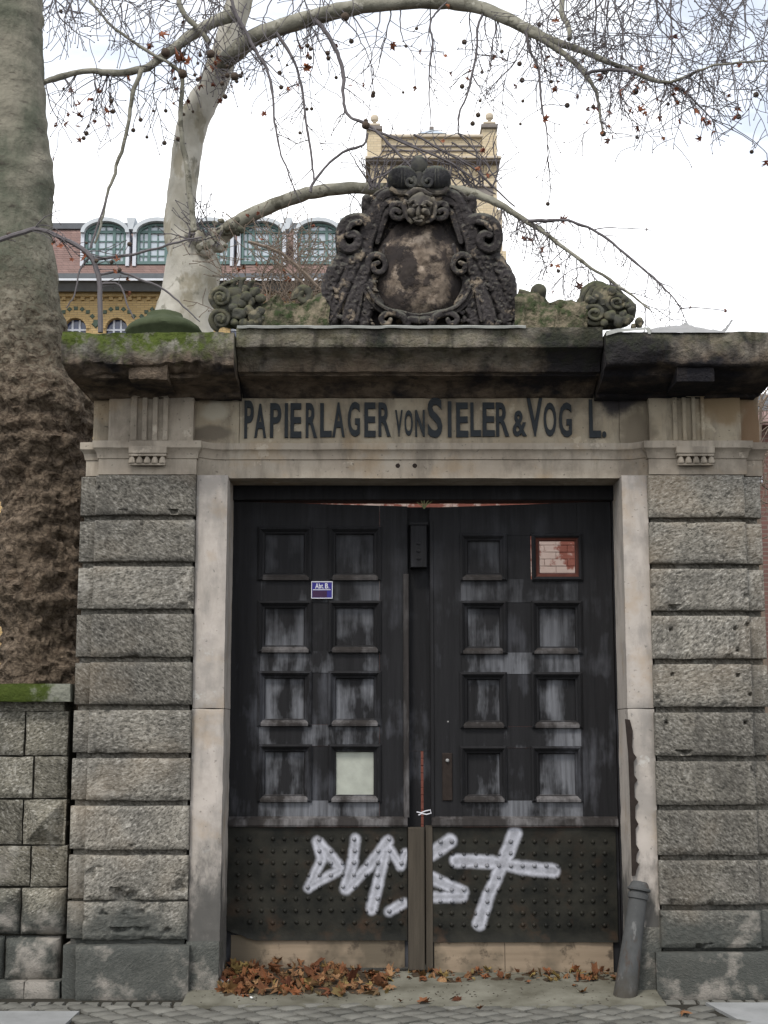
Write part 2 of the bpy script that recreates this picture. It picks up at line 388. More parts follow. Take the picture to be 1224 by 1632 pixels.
def plain(name, col, rough=0.8, var=0.25, scale=20, bump=0.2, metal=0.0, per_obj=0.0):
    m = Mat(name); a = m.noise(scale, 5, 0.6)
    c = m.mix(a, tuple(v * (1 - var) for v in col), tuple(v * (1 + var) for v in col))
    if per_obj:
        c = m.mix(1.0, c, m.vm('SCALE', (1, 1, 1), m.math('MULTIPLY_ADD', m.rand(), per_obj, 1 - per_obj * .5)), 'MULTIPLY')
    return m.done(c, rough, m.bump(a, bump, 0.01), metal)

# old door wood: nearly black paint, worn to bare grey in vertical runs
def mk_wood(name, dark, worn, amount, z0=0.0):
    m = Mat(name); z = m.xyz()[2]
    gr = m.noise(26, 6, 0.65, m.map((1, 1, 0.055)))
    run = m.noise(7.5, 5, 0.6, m.map((1, 1, 0.22)))
    cl = m.noise(2.6, 4, 0.55)
    f = m.math('ADD', m.math('ADD', m.math('MULTIPLY', run, 0.55), m.math('MULTIPLY', cl, 0.5)), m.math('MULTIPLY', m.rand(), 0.06))
    col = m.mix(m.ramp(gr, [(0.3, 0), (0.7, 1)]), dark, tuple(c * 1.7 for c in dark))
    w = m.math('MULTIPLY', m.ramp(f, [(0.61 - amount * .16, 0), (0.72 - amount * .16, 1)]), m.ramp(gr, [(0.3, 0.35), (0.6, 1)]))
    w = m.math('MULTIPLY', w, m.rng(z, 3.2, 1.9, 0.22, 1.0))  # grey wear thins upward; shade at the top is put into the colour
    col = m.mix(w, col, worn)
    h = m.math('ADD', m.math('MULTIPLY', gr, 0.9), m.math('MULTIPLY', run, 0.3))
    return m.done(col, 0.7, m.bump(h, 0.5, 0.006))
M_WOOD = mk_wood('black_weathered_wood', (0.0105, 0.0105, 0.0112), (0.06, 0.062, 0.07), 0.15)
M_PANEL = mk_wood('worn_panel_wood', (0.0115, 0.0115, 0.0122), (0.145, 0.15, 0.162), 0.55)
M_LEDGE = mk_wood('worn_ledge_wood', (0.02, 0.018, 0.017), (0.125, 0.12, 0.12), 0.6)
M_RED = plain('bare_reddish_wood', (0.07, 0.026, 0.019), 0.75, 0.6, 14)
M_KICK = None
def mk_kick():
    m = Mat('bare_kick_board'); gr = m.noise(22, 6, 0.6, m.map((0.07, 1, 1))); a = m.noise(3, 4)
    col = m.mix(gr, (0.15, 0.115, 0.08), (0.31, 0.245, 0.175)); col = m.mix(m.ramp(a, [(0.42, 0), (0.6, 0.85)]), col, (0.085, 0.072, 0.052)); col = m.mix(m.ramp(m.noise(9, 5, .65), [(0.55, 0), (0.66, 0.8)]), col, (0.05, 0.04, 0.03))
    return m.done(col, 0.8, m.bump(gr, 0.4, 0.005))
M_KICK = mk_kick()
def mk_post():
    m = Mat('grey_post_wood'); gr = m.noise(26, 6, 0.65, m.map((1, 1, 0.06)))
    return m.done(m.mix(gr, (0.022, 0.019, 0.015), (0.088, 0.075, 0.058)), 0.8, m.bump(gr, 0.5, 0.006))
M_POST = mk_post()

# riveted iron with sprayed paint strokes (flat print)
DOORY = 0.48
def L_(x, y): return (340 + x / 3.4, 1280 + y / 3.4)
def R_(x, y): return (660 + x / 3.4, 1280 + y / 3.4)
STROKES = [(L_(562, 205), L_(590, 300), 8.0), (L_(590, 300), L_(516, 458), 7.5), (L_(575, 215), L_(684, 345), 8.5), (L_(680, 365), L_(530, 445), 7.5),
           (L_(770, 192), L_(758, 310), 8.0), (L_(758, 310), L_(716, 465), 9.0), (L_(722, 468), L_(840, 345), 8.5), (L_(840, 345), L_(945, 205), 9.0),
           (L_(935, 265), L_(895, 420), 8.5), (L_(895, 420), L_(858, 572), 9.0), (L_(950, 240), L_(1015, 335), 6.5), (L_(1015, 340), L_(1042, 270), 7.0),
           (L_(952, 585), L_(1030, 540), 8.0),
           (R_(88, 275), R_(195, 205), 11.5), (R_(85, 400), R_(262, 480), 10.0), (R_(88, 508), R_(262, 505), 8.5),
           (R_(228, 310), R_(420, 318), 11.0), (R_(420, 318), R_(560, 345), 10.0), (R_(560, 345), R_(755, 365), 11.0),
           (R_(545, 165), R_(478, 330), 12.0), (R_(478, 330), R_(400, 500), 10.0), (R_(400, 500), R_(350, 650), 11.0)]
def mk_iron(name='riveted_iron_with_paint', cover=1.0):
    m = Mat(name); p = m.pos
    a = m.noise(6, 6, 0.62); b = m.noise(24, 5, 0.6)
    col = m.mix(m.ramp(a, [(0.35, 0), (0.65, 1)]), (0.010, 0.0105, 0.009), (0.025, 0.024, 0.019))
    z = m.xyz()[2]
    ru = m.math('MULTIPLY', m.ramp(m.noise(4.5, 6, .65, m.map(loc=(2, 2, 2))), [(0.52, 0), (0.68, 0.5)]), m.math('MULTIPLY_ADD', m.rng(z, Z(1420, .48), Z(1500, .48)), 0.7, 0.3))
    col = m.mix(ru, col, (0.075, 0.04, 0.022))
    flat = m.vm('MULTIPLY', p, (1, 0, 1)); dmin = None
    k = pxm(DOORY)
    for A, B, r in STROKES:
        a3 = at(A[0], A[1], DOORY); b3 = at(B[0], B[1], DOORY); a3.y = b3.y = 0; ba = b3 - a3
        pa = m.vm('SUBTRACT', flat, tuple(a3))
        h = m.math('MULTIPLY', m.vm('DOT_PRODUCT', pa, tuple(ba), 1), 1.0 / ba.length_squared, clamp=True)
        d = m.vm('LENGTH', m.vm('SUBTRACT', pa, m.vm('SCALE', tuple(ba), h)), None, 1)
        d = m.math('SUBTRACT', d, r * .86 * k)
        dmin = d if dmin is None else m.math('MINIMUM', dmin, d)
    d = m.math('ADD', dmin, m.math('MULTIPLY_ADD', m.noise(14, 5, .6), 0.022, -0.011))
    paint = m.math('MULTIPLY', m.rng(d, 0.020, -0.018), m.math('MULTIPLY_ADD', m.ramp(m.noise(11, 6, .72), [(0.34, 0.0), (0.6, 1)]), 0.36, 0.58))
    edge = m.rng(d, -0.034, -0.006, 0.66, 1.0)
    paint = m.math('MULTIPLY', m.math('MULTIPLY', paint, edge), cover)
    col = m.mix(paint, col, (0.50, 0.51, 0.56))
    return m.done(col, m.mix(paint, (0.5, 0.5, 0.5), (0.8, 0.8, 0.8)), m.bump(m.math('ADD', a, m.math('MULTIPLY', b, 0.5)), 0.35, 0.008))
M_IRON = mk_iron()
M_RIVET = mk_iron('painted_iron_rivet', 0.62)

M_LETTER = plain('dark_letter_paint', (0.030, 0.034, 0.037), 0.75, 0.3, 30, 0.2)
M_ZINC = plain('pale_zinc', (0.24, 0.245, 0.225), 0.6, 0.5, 9, 0.3, 0.0)
M_SHEET = plain('dull_metal_sheet', (0.26, 0.26, 0.255), 0.6, 0.3, 7, 0.3, 0.0)
M_RUST = plain('dark_rusted_iron', (0.026, 0.020, 0.017), 0.8, 0.5, 25, 0.5)
def mk_pipe():
    m = Mat('grey_iron_pipe'); a = m.noise(9, 6, .65); b = m.noise(5, 6, .7, m.map((1.6, 1.6, .5))); z = m.xyz()[2]
    col = m.mix(a, (0.038, 0.04, 0.04), (0.095, 0.097, 0.095))
    col = m.mix(m.ramp(b, [(0.52, 0), (0.62, 0.8)]), col, (0.06, 0.04, 0.028)); col = m.mix(m.ramp(m.noise(13, 5, .6, m.map((1, 1, .4), loc=(4, 4, 4))), [(0.6, 0), (0.66, 0.6)]), col, (0.17, 0.17, 0.165))
    col = m.mix(m.math('MULTIPLY', m.rng(m.math('ADD', z, m.math('MULTIPLY_ADD', a, .3, -.15)), 0.2, 0.02), .8), col, (0.05, 0.044, 0.034))
    return m.done(col, 0.6, m.bump(m.math('ADD', a, b), .5, .012))
M_PIPE = mk_pipe()
M_BLUE = plain('blue_enamel', (0.03, 0.026, 0.17), 0.25, 0.1, 10, 0.0)
M_BLUEWORN = plain('rust_stained_enamel', (0.045, 0.022, 0.055), 0.5, 0.6, 40, 0.2)
M_WHITE = plain('white_enamel', (0.55, 0.55, 0.58), 0.4, 0.15, 30, 0.0)
M_PALEBOARD = plain('pale_blank_board', (0.32, 0.335, 0.29), 0.8, 0.35, 9, 0.2)
M_PAPER = plain('scrap_paper', (0.62, 0.63, 0.62), 0.7, 0.1, 30, 0.1)
M_BLACKP = plain('black_plastic', (0.02, 0.02, 0.045), 0.35, 0.2, 10, 0.1)

# ground
def mk_cobble():
    m = Mat('grey_mosaic_stone'); a = m.noise(14, 5, 0.6)
    col = m.mix(a, (0.085, 0.083, 0.072), (0.175, 0.172, 0.152))
    col = m.mix(1.0, col, m.vm('SCALE', (1, 1, 1), m.math('MULTIPLY_ADD', m.rand(), 0.5, 0.72)), 'MULTIPLY')
    return m.done(col, 0.7, m.bump(m.noise(80, 4), 0.3, 0.006))
M_COBBLE = mk_cobble()
M_JOINT = plain('dark_sandy_joints', (0.032, 0.030, 0.024), 0.95, 0.4, 60, 0.6)
def mk_conc(name, lo, hi):
    m = Mat(name); a = m.noise(2.5, 6, 0.65); b = m.noise(40, 4)
    col = m.mix(m.ramp(a, [(0.35, 0), (0.65, 1)]), lo, hi); col = m.mix(m.ramp(b, [(0.6, 0), (0.75, 0.5)]), col, tuple(c * .5 for c in lo))
    return m.done(col, 0.9, m.bump(b, 0.4, 0.004))
M_CONC = mk_conc('stained_concrete', (0.085, 0.08, 0.06), (0.185, 0.18, 0.145))
M_SLAB = mk_conc('granite_slab', (0.20, 0.205, 0.20), (0.27, 0.275, 0.27))
M_EARTH = mk_conc('courtyard_earth', (0.06, 0.05, 0.035), (0.11, 0.095, 0.07))
M_DIRT = plain('leaf_dirt', (0.05, 0.038, 0.026), 0.95, 0.5, 40, 0.8)

# leaves and bark
def mk_leaf(name, cols):
    m = Mat(name); r = m.rand(); n = len(cols)
    col = m.ramp(r, [(i / max(n - 1, 1), c) for i, c in enumerate(cols)])
    a = m.noise(30, 4, .6, m.obj()); col = m.mix(m.ramp(a, [(0.35, 0), (0.65, 0.6)]), col, tuple(v * .45 for v in cols[0]))
    return m.done(col, 0.75, m.bump(a, 0.3, 0.004))
M_LEAF = mk_leaf('dry_leaf', [(0.085, 0.032, 0.018), (0.22, 0.10, 0.045), (0.33, 0.20, 0.10), (0.13, 0.05, 0.026), (0.27, 0.20, 0.07), (0.11, 0.085, 0.045), (0.25, 0.095, 0.04), (0.17, 0.09, 0.05)])
M_TLEAF = mk_leaf('hanging_dry_leaf', [(0.22, 0.08, 0.045), (0.30, 0.12, 0.06), (0.20, 0.07, 0.05), (0.33, 0.15, 0.08)])
M_BALL = plain('brown_seed_ball', (0.085, 0.065, 0.05), 0.9, 0.4, 90, 0.8)
M_TWIG = plain('bare_twig_bark', (0.125, 0.115, 0.118), 0.85, 0.3, 20, 0.2)
M_REDTWIG = plain('pale_shrub_bark', (0.17, 0.135, 0.105), 0.85, 0.4, 12, 0.2)
def mk_bark_old():
    m = Mat('rough_brown_bark'); z = m.xyz()[2]
    a = m.noise(5, 6, 0.65); b = m.noise(17, 6, 0.7, m.map((1, 1, 1.5)), 0.8); c = m.voro(24, m.map((1.3, 1.3, .8)))
    rough = m.mix(m.ramp(b, [(0.35, 0), (0.62, 1)]), (0.042, 0.031, 0.022), (0.215, 0.168, 0.122))
    rough = m.mix(m.ramp(a, [(0.54, 0), (0.68, 0.5)]), rough, (0.085, 0.056, 0.036)); rough = m.mix(m.ramp(m.voro(9, m.map((1, 1, .7), loc=(3, 3, 3)), 'DISTANCE_TO_EDGE'), [(0.0, .4), (0.08, 0)]), rough, (0.022, 0.017, 0.013))
    sm = m.mix(m.ramp(m.noise(3.2, 5, .6, m.map((1, 1, .6))), [(0.38, 0), (0.6, 1)]), (0.10, 0.105, 0.078), (0.205, 0.192, 0.15))
    sm = m.mix(m.ramp(m.noise(12, 5, .6, m.map((0.6, 0.6, 2.4))), [(0.58, 0), (0.68, 0.7)]), sm, (0.07, 0.06, 0.05))
    f = m.rng(m.math('ADD', z, m.math('MULTIPLY_ADD', b, 3.2, -1.6)), Z(690, 1.3), Z(360, 1.3))
    col = m.mix(f, rough, sm)
    h = m.math('ADD', m.math('MULTIPLY', b, 1.0), m.math('MULTIPLY', c, 0.5))
    st = m.math('MULTIPLY_ADD', f, -0.6, 1.0)
    n = m.t.nodes.new('ShaderNodeBump'); n.inputs['Distance'].default_value = 0.045; m.put(n.inputs['Strength'], st); m.put(n.inputs['Height'], h)
    return m.done(col, 0.93, n.outputs[0])
M_BARK_OLD = mk_bark_old()
def mk_bark_pale():
    m = Mat('pale_plane_bark'); a = m.noise(2.4, 5, 0.6, m.map((1, 1, 0.7))); b = m.voro(4.5, m.map((1, 1, .6)), 'SMOOTH_F1')
    col = m.mix(m.ramp(a, [(0.36, 0), (0.62, 1)]), (0.30, 0.285, 0.235), (0.45, 0.43, 0.375))
    col = m.mix(m.ramp(m.noise(3.8, 5, .6, m.map((1, 1, .55), loc=(3, 3, 3))), [(0.54, 0), (0.60, 0.6)]), col, (0.20, 0.175, 0.115))
    col = m.mix(m.ramp(m.noise(5.5, 5, .6, m.map((1, 1, .8), loc=(1, 7, 3))), [(0.60, 0), (0.65, 0.7)]), col, (0.155, 0.15, 0.115))
    return m.done(col, 0.85, m.bump(m.noise(18, 5), 0.35, 0.02))
M_BARK_PALE = mk_bark_pale()
def mk_limb():
    m = Mat('grey_limb_bark'); a = m.noise(4, 5, .6)
    col = m.mix(m.ramp(a, [(0.38, 0), (0.62, 1)]), (0.15, 0.145, 0.115), (0.27, 0.26, 0.21)); pt = m.noise(6, 6, .7, m.map(loc=(4, 4, 1))); col = m.mix(m.ramp(pt, [(0.55, 0), (0.6, 0.8)]), col, (0.085, 0.08, 0.06)); col = m.mix(m.ramp(m.noise(7, 5, .65, m.map(loc=(14, 4, 1))), [(0.6, 0), (0.64, 0.7)]), col, (0.36, 0.35, 0.30))
    return m.done(col, 0.88, m.bump(m.noise(25, 5), 0.4, 0.02))
M_LIMB = mk_limb()

# far buildings
def mk_brick(name, c1, c2, mortar, sx=0.25, sz=0.075, rot=True, bump=0.4):
    m = Mat(name); p = m.xyz()
    cb = m.t.nodes.new('ShaderNodeCombineXYZ'); m.put(cb.inputs[0], m.math('ADD', p[0], p[1])); m.put(cb.inputs[1], p[2])
    br = m.t.nodes.new('ShaderNodeTexBrick'); m.put(br.inputs['Vector'], cb.outputs[0])
    br.inputs['Color1'].default_value = (*c1, 1); br.inputs['Color2'].default_value = (*c2, 1); br.inputs['Mortar'].default_value = (*mortar, 1)
    br.inputs['Scale'].default_value = 1; br.inputs['Mortar Size'].default_value = 0.009; br.inputs['Brick Width'].default_value = sx; br.inputs['Row Height'].default_value = sz
    a = m.noise(1.3, 5, .6); col = m.mix(m.ramp(a, [(0.35, 0), (0.7, 0.45)]), br.outputs[0], tuple(v * .7 for v in c1))
    return m.done(col, 0.9, m.bump(br.outputs[1], -bump, 0.01))
M_YBRICK = mk_brick('yellow_brick', (0.47, 0.34, 0.165), (0.38, 0.265, 0.12), (0.25, 0.19, 0.11))
M_TBRICK = mk_brick('pale_yellow_brick', (0.60, 0.51, 0.35), (0.50, 0.41, 0.27), (0.36, 0.30, 0.23), 0.27, 0.105)
M_TILE = mk_brick('red_roof_tile', (0.25, 0.17, 0.15), (0.20, 0.135, 0.118), (0.15, 0.11, 0.10), 0.2, 0.16, bump=0.8)
M_REDBRICK = mk_brick('dull_red_brick', (0.16, 0.085, 0.07), (0.12, 0.07, 0.06), (0.16, 0.14, 0.12))
M_STONEBAND = plain('pale_building_stone', (0.46, 0.40, 0.31), 0.9, 0.2, 6)
M_DARKBAND = plain('dark_brick_band', (0.19, 0.17, 0.155), 0.9, 0.3, 9)
M_SLATE = plain('grey_zinc_gutter', (0.145, 0.155, 0.165), 0.6, 0.25, 5)
M_GUTTER = plain('pale_gutter_rim', (0.55, 0.57, 0.6), 0.5, 0.1, 5)
M_HOOD = plain('pale_dormer_zinc', (0.47, 0.50, 0.52), 0.6, 0.25, 2.5)
M_CHEEK = plain('white_dormer_cheek', (0.52, 0.54, 0.58), 0.6, 0.1, 4)
M_GREEN = plain('green_window_paint', (0.115, 0.175, 0.165), 0.5, 0.2, 10, 0.05)
M_GTILE = plain('glazed_green_tile', (0.075, 0.10, 0.075), 0.4, 0.3, 20, 0.05)
def mk_glass(name, col):
    m = Mat(name); m.b.inputs['Specular IOR Level'].default_value = 0.7
    return m.done(m.mix(m.noise(0.8, 2), tuple(c * .8 for c in col), col), 0.06, m.bump(m.noise(1.5, 2), 0.05, 0.02))
M_GLASS = mk_glass('window_glass', (0.42, 0.48, 0.53))
M_GLASSB = mk_glass('dark_blue_window_glass', (0.035, 0.05, 0.11))
M_MOSSCOPE = None
def mk_mosscope():
    m = Mat('mossy_coping_stone'); n = m.noise(9, 6, .65); x = m.xyz()[0]
    col = m.mix(n, (0.018, 0.028, 0.007), (0.075, 0.10, 0.02))
    e = m.rng(m.math('ADD', x, m.math('MULTIPLY_ADD', n, 1.0, -0.5)), X(60, 1105, .1), X(110, 1105, .1))
    col = m.mix(m.math('MULTIPLY', e, .85), col, (0.20, 0.20, 0.17))
    return m.done(col, 0.95, m.bump(m.noise(35, 5), .8, 0.02))
M_MOSSCOPE = mk_mosscope()
def mk_moss(): 
    m = Mat('dark_green_patina'); n = m.noise(12, 5, .6)
    return m.done(m.mix(n, (0.028, 0.038, 0.018), (0.075, 0.088, 0.05)), 0.85, m.bump(n, .5, .015))
M_DOME = mk_moss()

# ================================================================ THE SETTING
def sheet(mb, x0, x1, y0, y1, zf, nx=1, ny=1):
    vs = [(x0 + (x1 - x0) * i / nx, y0 + (y1 - y0) * j / ny, zf(x0 + (x1 - x0) * i / nx, y0 + (y1 - y0) * j / ny)) for j in range(ny + 1) for i in range(nx + 1)]
    mb.add(vs, [(j * (nx + 1) + i, j * (nx + 1) + i + 1, (j + 1) * (nx + 1) + i + 1, (j + 1) * (nx + 1) + i) for j in range(ny) for i in range(nx)])
g = MB(); sheet(g, -300, 300, -300, 300, lambda x, y: -0.03)
tag(g.build('ground', M_JOINT), kind='structure')
g = MB(); sheet(g, -40, 40, 0.62, 60, lambda x, y: 0.0)
tag(g.build('courtyard_ground', M_EARTH), kind='structure')
# the pavement: a bed with separate stones, a strip of slabs on either side
PAVE_N = -0.36
xl, xr = X(350, 1580, 0.0), X(990, 1580, 0.0)
g = MB(); sheet(g, -40, 40, -3.2, 0.6, lambda x, y: -0.008)
pave = g.build('pavement', M_JOINT); tag(pave, kind='structure')
g = MB(); sheet(g, -60, 60, -30, -3.21, lambda x, y: -0.012)
tag(g.build('road', mk_conc('asphalt_road', (0.045, 0.045, 0.045), (0.06, 0.06, 0.06))), kind='structure')
cob = []
for k in range(4):
    b = MB(); n = 7; ring = []
    for i in range(4):
        cx, cy = (-.5, .5, .5, -.5)[i], (-.5, -.5, .5, .5)[i]
        ring.append((cx * random.uniform(.88, 1.0), cy * random.uniform(.88, 1.0)))
    pts = []
    for i in range(4):
        a, c = ring[i], ring[(i + 1) % 4]
        pts += [(a[0], a[1]), ((a[0] + c[0]) / 2 * random.uniform(.97, 1.08), (a[1] + c[1]) / 2 * random.uniform(.97, 1.08))]
    m = len(pts)
    vs = [(p[0], p[1], -0.03) for p in pts] + [(p[0] * .97, p[1] * .97, 0.004) for p in pts] + [(p[0] * .82, p[1] * .82, 0.013) for p in pts]
    fs = [(j, (j + 1) % m, m + (j + 1) % m, m + j) for j in range(m)] + [(m + j, m + (j + 1) % m, 2 * m + (j + 1) % m, 2 * m + j) for j in range(m)] + [tuple(2 * m + j for j in range(m))]
    b.add(vs, fs); cob.append(b.mesh('cobble', M_COBBLE))
def apron_z(x, y): return 0.004 + 0.10 * max(0.0, min(1.0, (y + PAVE_N) / 0.85 + 0.85)) if y > -0.36 else 0.004
ncob = 0; rows = MB()
S = 0.172
for i in range(-40, 41):
    for j in range(-40, 41):
        ang = radians(38); u0, v0 = i * S, j * S * 0.86
        x = u0 * cos(ang) - v0 * sin(ang); y = u0 * sin(ang) + v0 * cos(ang) - 0.9
        if y > PAVE_N + 0.03 + (0.06 if xl < x < xr else 0.30 if False else 0.0) or y < -1.65: continue
        if x < X(128, 1612, -.6) and y < -0.50: continue
        if x > X(1128, 1612, -.6) + (y + 0.3) * -0.25 and y < -0.20: continue
        if abs(x) > 2.9: continue
        if y < -1.12 or abs(x) > 2.65 or ncob >= 296:
            continue_stuff = True
            c = MB(); s2 = S * .47
            rows.box(x - s2 * .8, x + s2 * .8, y - s2 * .7, y + s2 * .7, -0.03, 0.006); continue
        place('cobble', cob[ncob % 4], pave, (x + random.uniform(-.008, .008), y + random.uniform(-.008, .008), random.uniform(-.004, .005)),
              (random.uniform(-.03, .03), random.uniform(-.03, .03), ang + random.uniform(-.12, .12)), (S * random.uniform(.84, .93), S * .86 * random.uniform(.82, .9), 1)); ncob += 1
# small edging stones in front of the piers and the low wall
for x0, x1, y in ((-2.75, X(300, 1590, -.2), -0.235), (X(1060, 1600, -.2), 2.8, -0.16), (-2.75, X(110, 1600, -.2), -0.36)):
    x = x0
    while x < x1:
        w = random.uniform(.075, .12)
        if True:
            rows.add(*(lambda a, b, c, d: ([(a, c, -.02), (b, c, -.02), (b, d, -.02), (a, d, -.02), (a + .008, c + .008, .008), (b - .008, c + .008, .008), (b - .008, d - .008, .008), (a + .008, d - .008, .008)],
                     [(4, 5, 6, 7), (0, 1, 5, 4), (1, 2, 6, 5), (2, 3, 7, 6), (3, 0, 4, 7)]))(x, x + w - .012, y - random.uniform(.04, .055), y + random.uniform(.03, .05)))
        x += w
o = rows.build('small_cobbles', M_COBBLE, pave); o['kind'] = 'stuff'
# slabs
for (x0, x1, y0, y1) in ((-4.2, X(128, 1612, -.6) - .02, -1.5, -0.53), (X(1140, 1612, -.6) + .02, 3.35, -1.45, -0.235), (3.37, 4.6, -1.45, -0.235), (-5.6, -4.22, -1.5, -0.53)):
    b = MB(); sk = 0.16 if x0 > 0 and x0 < 3.3 else 0
    b.add([(x0 + sk, y0, -.02), (x1, y0, -.02), (x1, y1, -.02), (x0, y1, -.02), (x0 + sk, y0, .012), (x1, y0, .012), (x1, y1, .012), (x0, y1, .012)],
          [(4, 5, 6, 7), (0, 1, 5, 4), (1, 2, 6, 5), (2, 3, 7, 6), (3, 0, 4, 7)])
    b.build('paving_slab', M_SLAB, pave)
# concrete apron rising into the gateway
b = MB(); nx, ny = 40, 14
x0, x1 = X(300, 1580, 0) , X(1046, 1580, 0)
sheet(b, x0, x1, PAVE_N, 0.75, lambda x, y: 0.012 + 0.085 * max(0, min(1, (y + .36) / .9)) + 0.006 * fbm(Vector((x * 3, y * 3, 0))), nx, ny)
b.add([(x0, PAVE_N, -.02), (x1, PAVE_N, -.02), (x1, PAVE_N, .014), (x0, PAVE_N, .014)], [(0, 1, 2, 3)])
tag(b.build('concrete_apron', M_CONC), kind='structure')

# ================================================================ THE STONE GATEWAY
gate = thing('stone_gateway', 'old sandstone carriage gateway with ribbed frieze, heavy cornice and raised dark lettering', 'gateway', (0, 0, 0))
ml = [824.5, 898.5, 974, 1051, 1127, 1204, 1280, 1359, 1436]           # joints of the left pier, photo rows
mr = [828, 902, 977, 1054, 1131, 1209, 1287, 1367, 1447]
HOLES = [(1069, 1003), (1172, 1002), (1191, 995), (1176, 1036), (1072, 1075), (1176, 1076), (1196, 1107), (1062, 1152), (1188, 1152)]
HOLES = [at(u, v, 0) for u, v in HOLES]
def course(z0, z1, xa, xb, xs, amp=1.0, worn=0.0, idx=0):
    b = MB(); mg = 0.022; w, h = xb - xa, z1 - z0
    seed = Vector((idx * 3.7, idx * 1.3, 0))
    def P(a, c):
        x, z = xa + a * w, z0 + c * h
        ed = min(a * w, (1 - a) * w, c * h, (1 - c) * h)
        k = max(0, min(1, (ed - 0.006) / mg))
        q = Vector((x, 0, z)) + seed
        r = noise.noise(Vector((q.x * 26, idx, q.z * 44)) ) * .55 + noise.noise(Vector((q.x * 60 + 9, idx, q.z * 85))) * .35 + noise.noise(q * 6) * 0.5
        y = -0.010 * k - 0.0088 * amp * k * r
        chip = max(0, fbm(q * 7 + Vector((0, 9, 0)), 3) - 0.42 + worn * .25)
        if ed < 0.035 + worn * .05: y += chip * 0.10
        if worn: y += worn * (0.018 * fbm(q * 5, 4) + 0.012)
        for hp in HOLES:
            d2 = (hp.x - x) ** 2 + (hp.z - z) ** 2
            if d2 < 0.0016: y += 0.045 * max(0, 1 - d2 / 0.00022) ** .5 if d2 < 0.00022 else 0.004 * max(0, 1 - d2 / .0016)
        if ed < 1e-6: y += 0.004
        zz = z + (0.004 * noise.noise(q * 9) + worn * .012 * noise.noise(q * 4) if (c < .02 or c > .98) else 0)
        return Vector((x, y, zz))
    grid_panel(b, P, 84, 34, 0.085)
    b.cbox(xs, xa, 0.06, 0.14, z0 + .002, z1 - .002, 0.006)
    return b.build('ashlar_block', M_ROUGH, gate, angle=60)
k = 0
for joints, top, bot, xa, xb, xs in ((ml, 757, 1503, X(141, 1150, 0), X(304, 1150, 0), X(117, 1150, 0.06)), (mr, 757, 1516, X(1044, 1150, 0), X(1201, 1150, 0), X(1227, 1150, .06))):
    zs = [Z(top, 0)] + [Z(v, 0) for v in joints] + [Z(bot, 0)]
    b = MB(); b.box(min(xa, xs) + .02, max(xb, xs) - .02, 0.105, 0.95, 0.0, zs[0] + .02)
    b.box(xa + .02, xb - .02, 0.062, 0.104, 0.0, zs[0] + .01)
    b.build('pier_core', M_ROUGH, gate)
    for i in range(10):
        gap = 0.0195
        top_g = gap * (0.45 if (xa < 0 and i == 9) else 1)
        worn = (0.9 if i == 8 else 1.0 if i == 9 else 0) if xa < 0 else 0
        course(zs[i + 1] + (gap if not (xa < 0 and i == 8) else .007), zs[i] - (top_g if i else 0), xa, xb, xs, 0.75 if i >= 6 and xa < 0 else 0.85 if i >= 8 else 1.15, worn, k)
        if i == 8: o = None
        k += 1
# plinths
def eroded_box(name, mat, parent, x0, x1, y0, y1, z0, z1, amp=0.01, ch=0.012, step=0.05, seed=0.0, fr=6.0):
    b = MB(); nx, nz = max(2, int((x1 - x0) / step)), max(2, int((z1 - z0) / step)); w, h = x1 - x0, z1 - z0
    def P(a, c):
        x, z = x0 + a * w, z0 + c * h; q = Vector((x + seed, y0, z)) * fr
        ed = min(a * w, (1 - a) * w, c * h, (1 - c) * h)
        y = y0 + amp * fbm(q, 4) + (ch if ed < 1e-6 else 0) + amp * 1.5 * max(0, fbm(q * 1.5 + Vector((3, 3, 3)), 3) - .25)
        dx = amp * .6 * fbm(q + Vector((9, 0, 0)), 3) if a in (0, 1) else 0
        dz = amp * .6 * fbm(q + Vector((0, 9, 0)), 3) if c in (0, 1) else 0
        return Vector((x + dx, y, z + dz))
    ny = y1
    vs_before = len(b.v)
    grid_panel(b, P, nx, nz, 0.0)
    m = 2 * (nx + nz)
    for v in b.v[-m:]: v.y = y1
    return b.build(name, mat, parent, angle=45)
eroded_box('plinth', M_ROUGH, gate, X(120, 1550, -.06), X(300, 1550, -.06), -0.06, 0.5, -0.02, Z(1503, -.0) - .012, 0.012, 0.014, 0.03, 1)
eroded_box('plinth', M_ROUGH, gate, X(99, 1550, 0), X(120, 1550, 0.0), 0.0, 0.5, -0.02, Z(1505, 0) - .008, 0.006, 0.01, 0.03, 2)
eroded_box('plinth', M_ROUGH, gate, X(1048, 1550, -.06), X(1236, 1550, -.06), -0.05, 0.5, -0.02, Z(1516, 0) - .004, 0.006, 0.012, 0.03, 3)
# jambs
JY = 0.045
for xa, xb in ((X(306, 1150, JY), X(356, 1150, JY)), (X(1001, 1150, JY), X(1043, 1150, JY))):
    zt, zm = Z(757, JY), Z(1129, JY)
    left = xa < 0
    eroded_box('jamb', M_JAMB, gate, xa, xb, JY, 0.62, zm + .002, zt, 0.003, 0.006, 0.03, xa)
    eroded_box('jamb', M_JAMB, gate, xa, xb, JY + .001, 0.621, -0.01, zm - .003, 0.007, 0.008, 0.025, xa + 5)
    eroded_box('jamb_foot', M_ROUGH, gate, xa - .004, xb - (.002 if left else 0), JY - .032, 0.3, -0.01, Z(1500 if left else 1478, JY), 0.008, 0.012, 0.025, xa + 9)
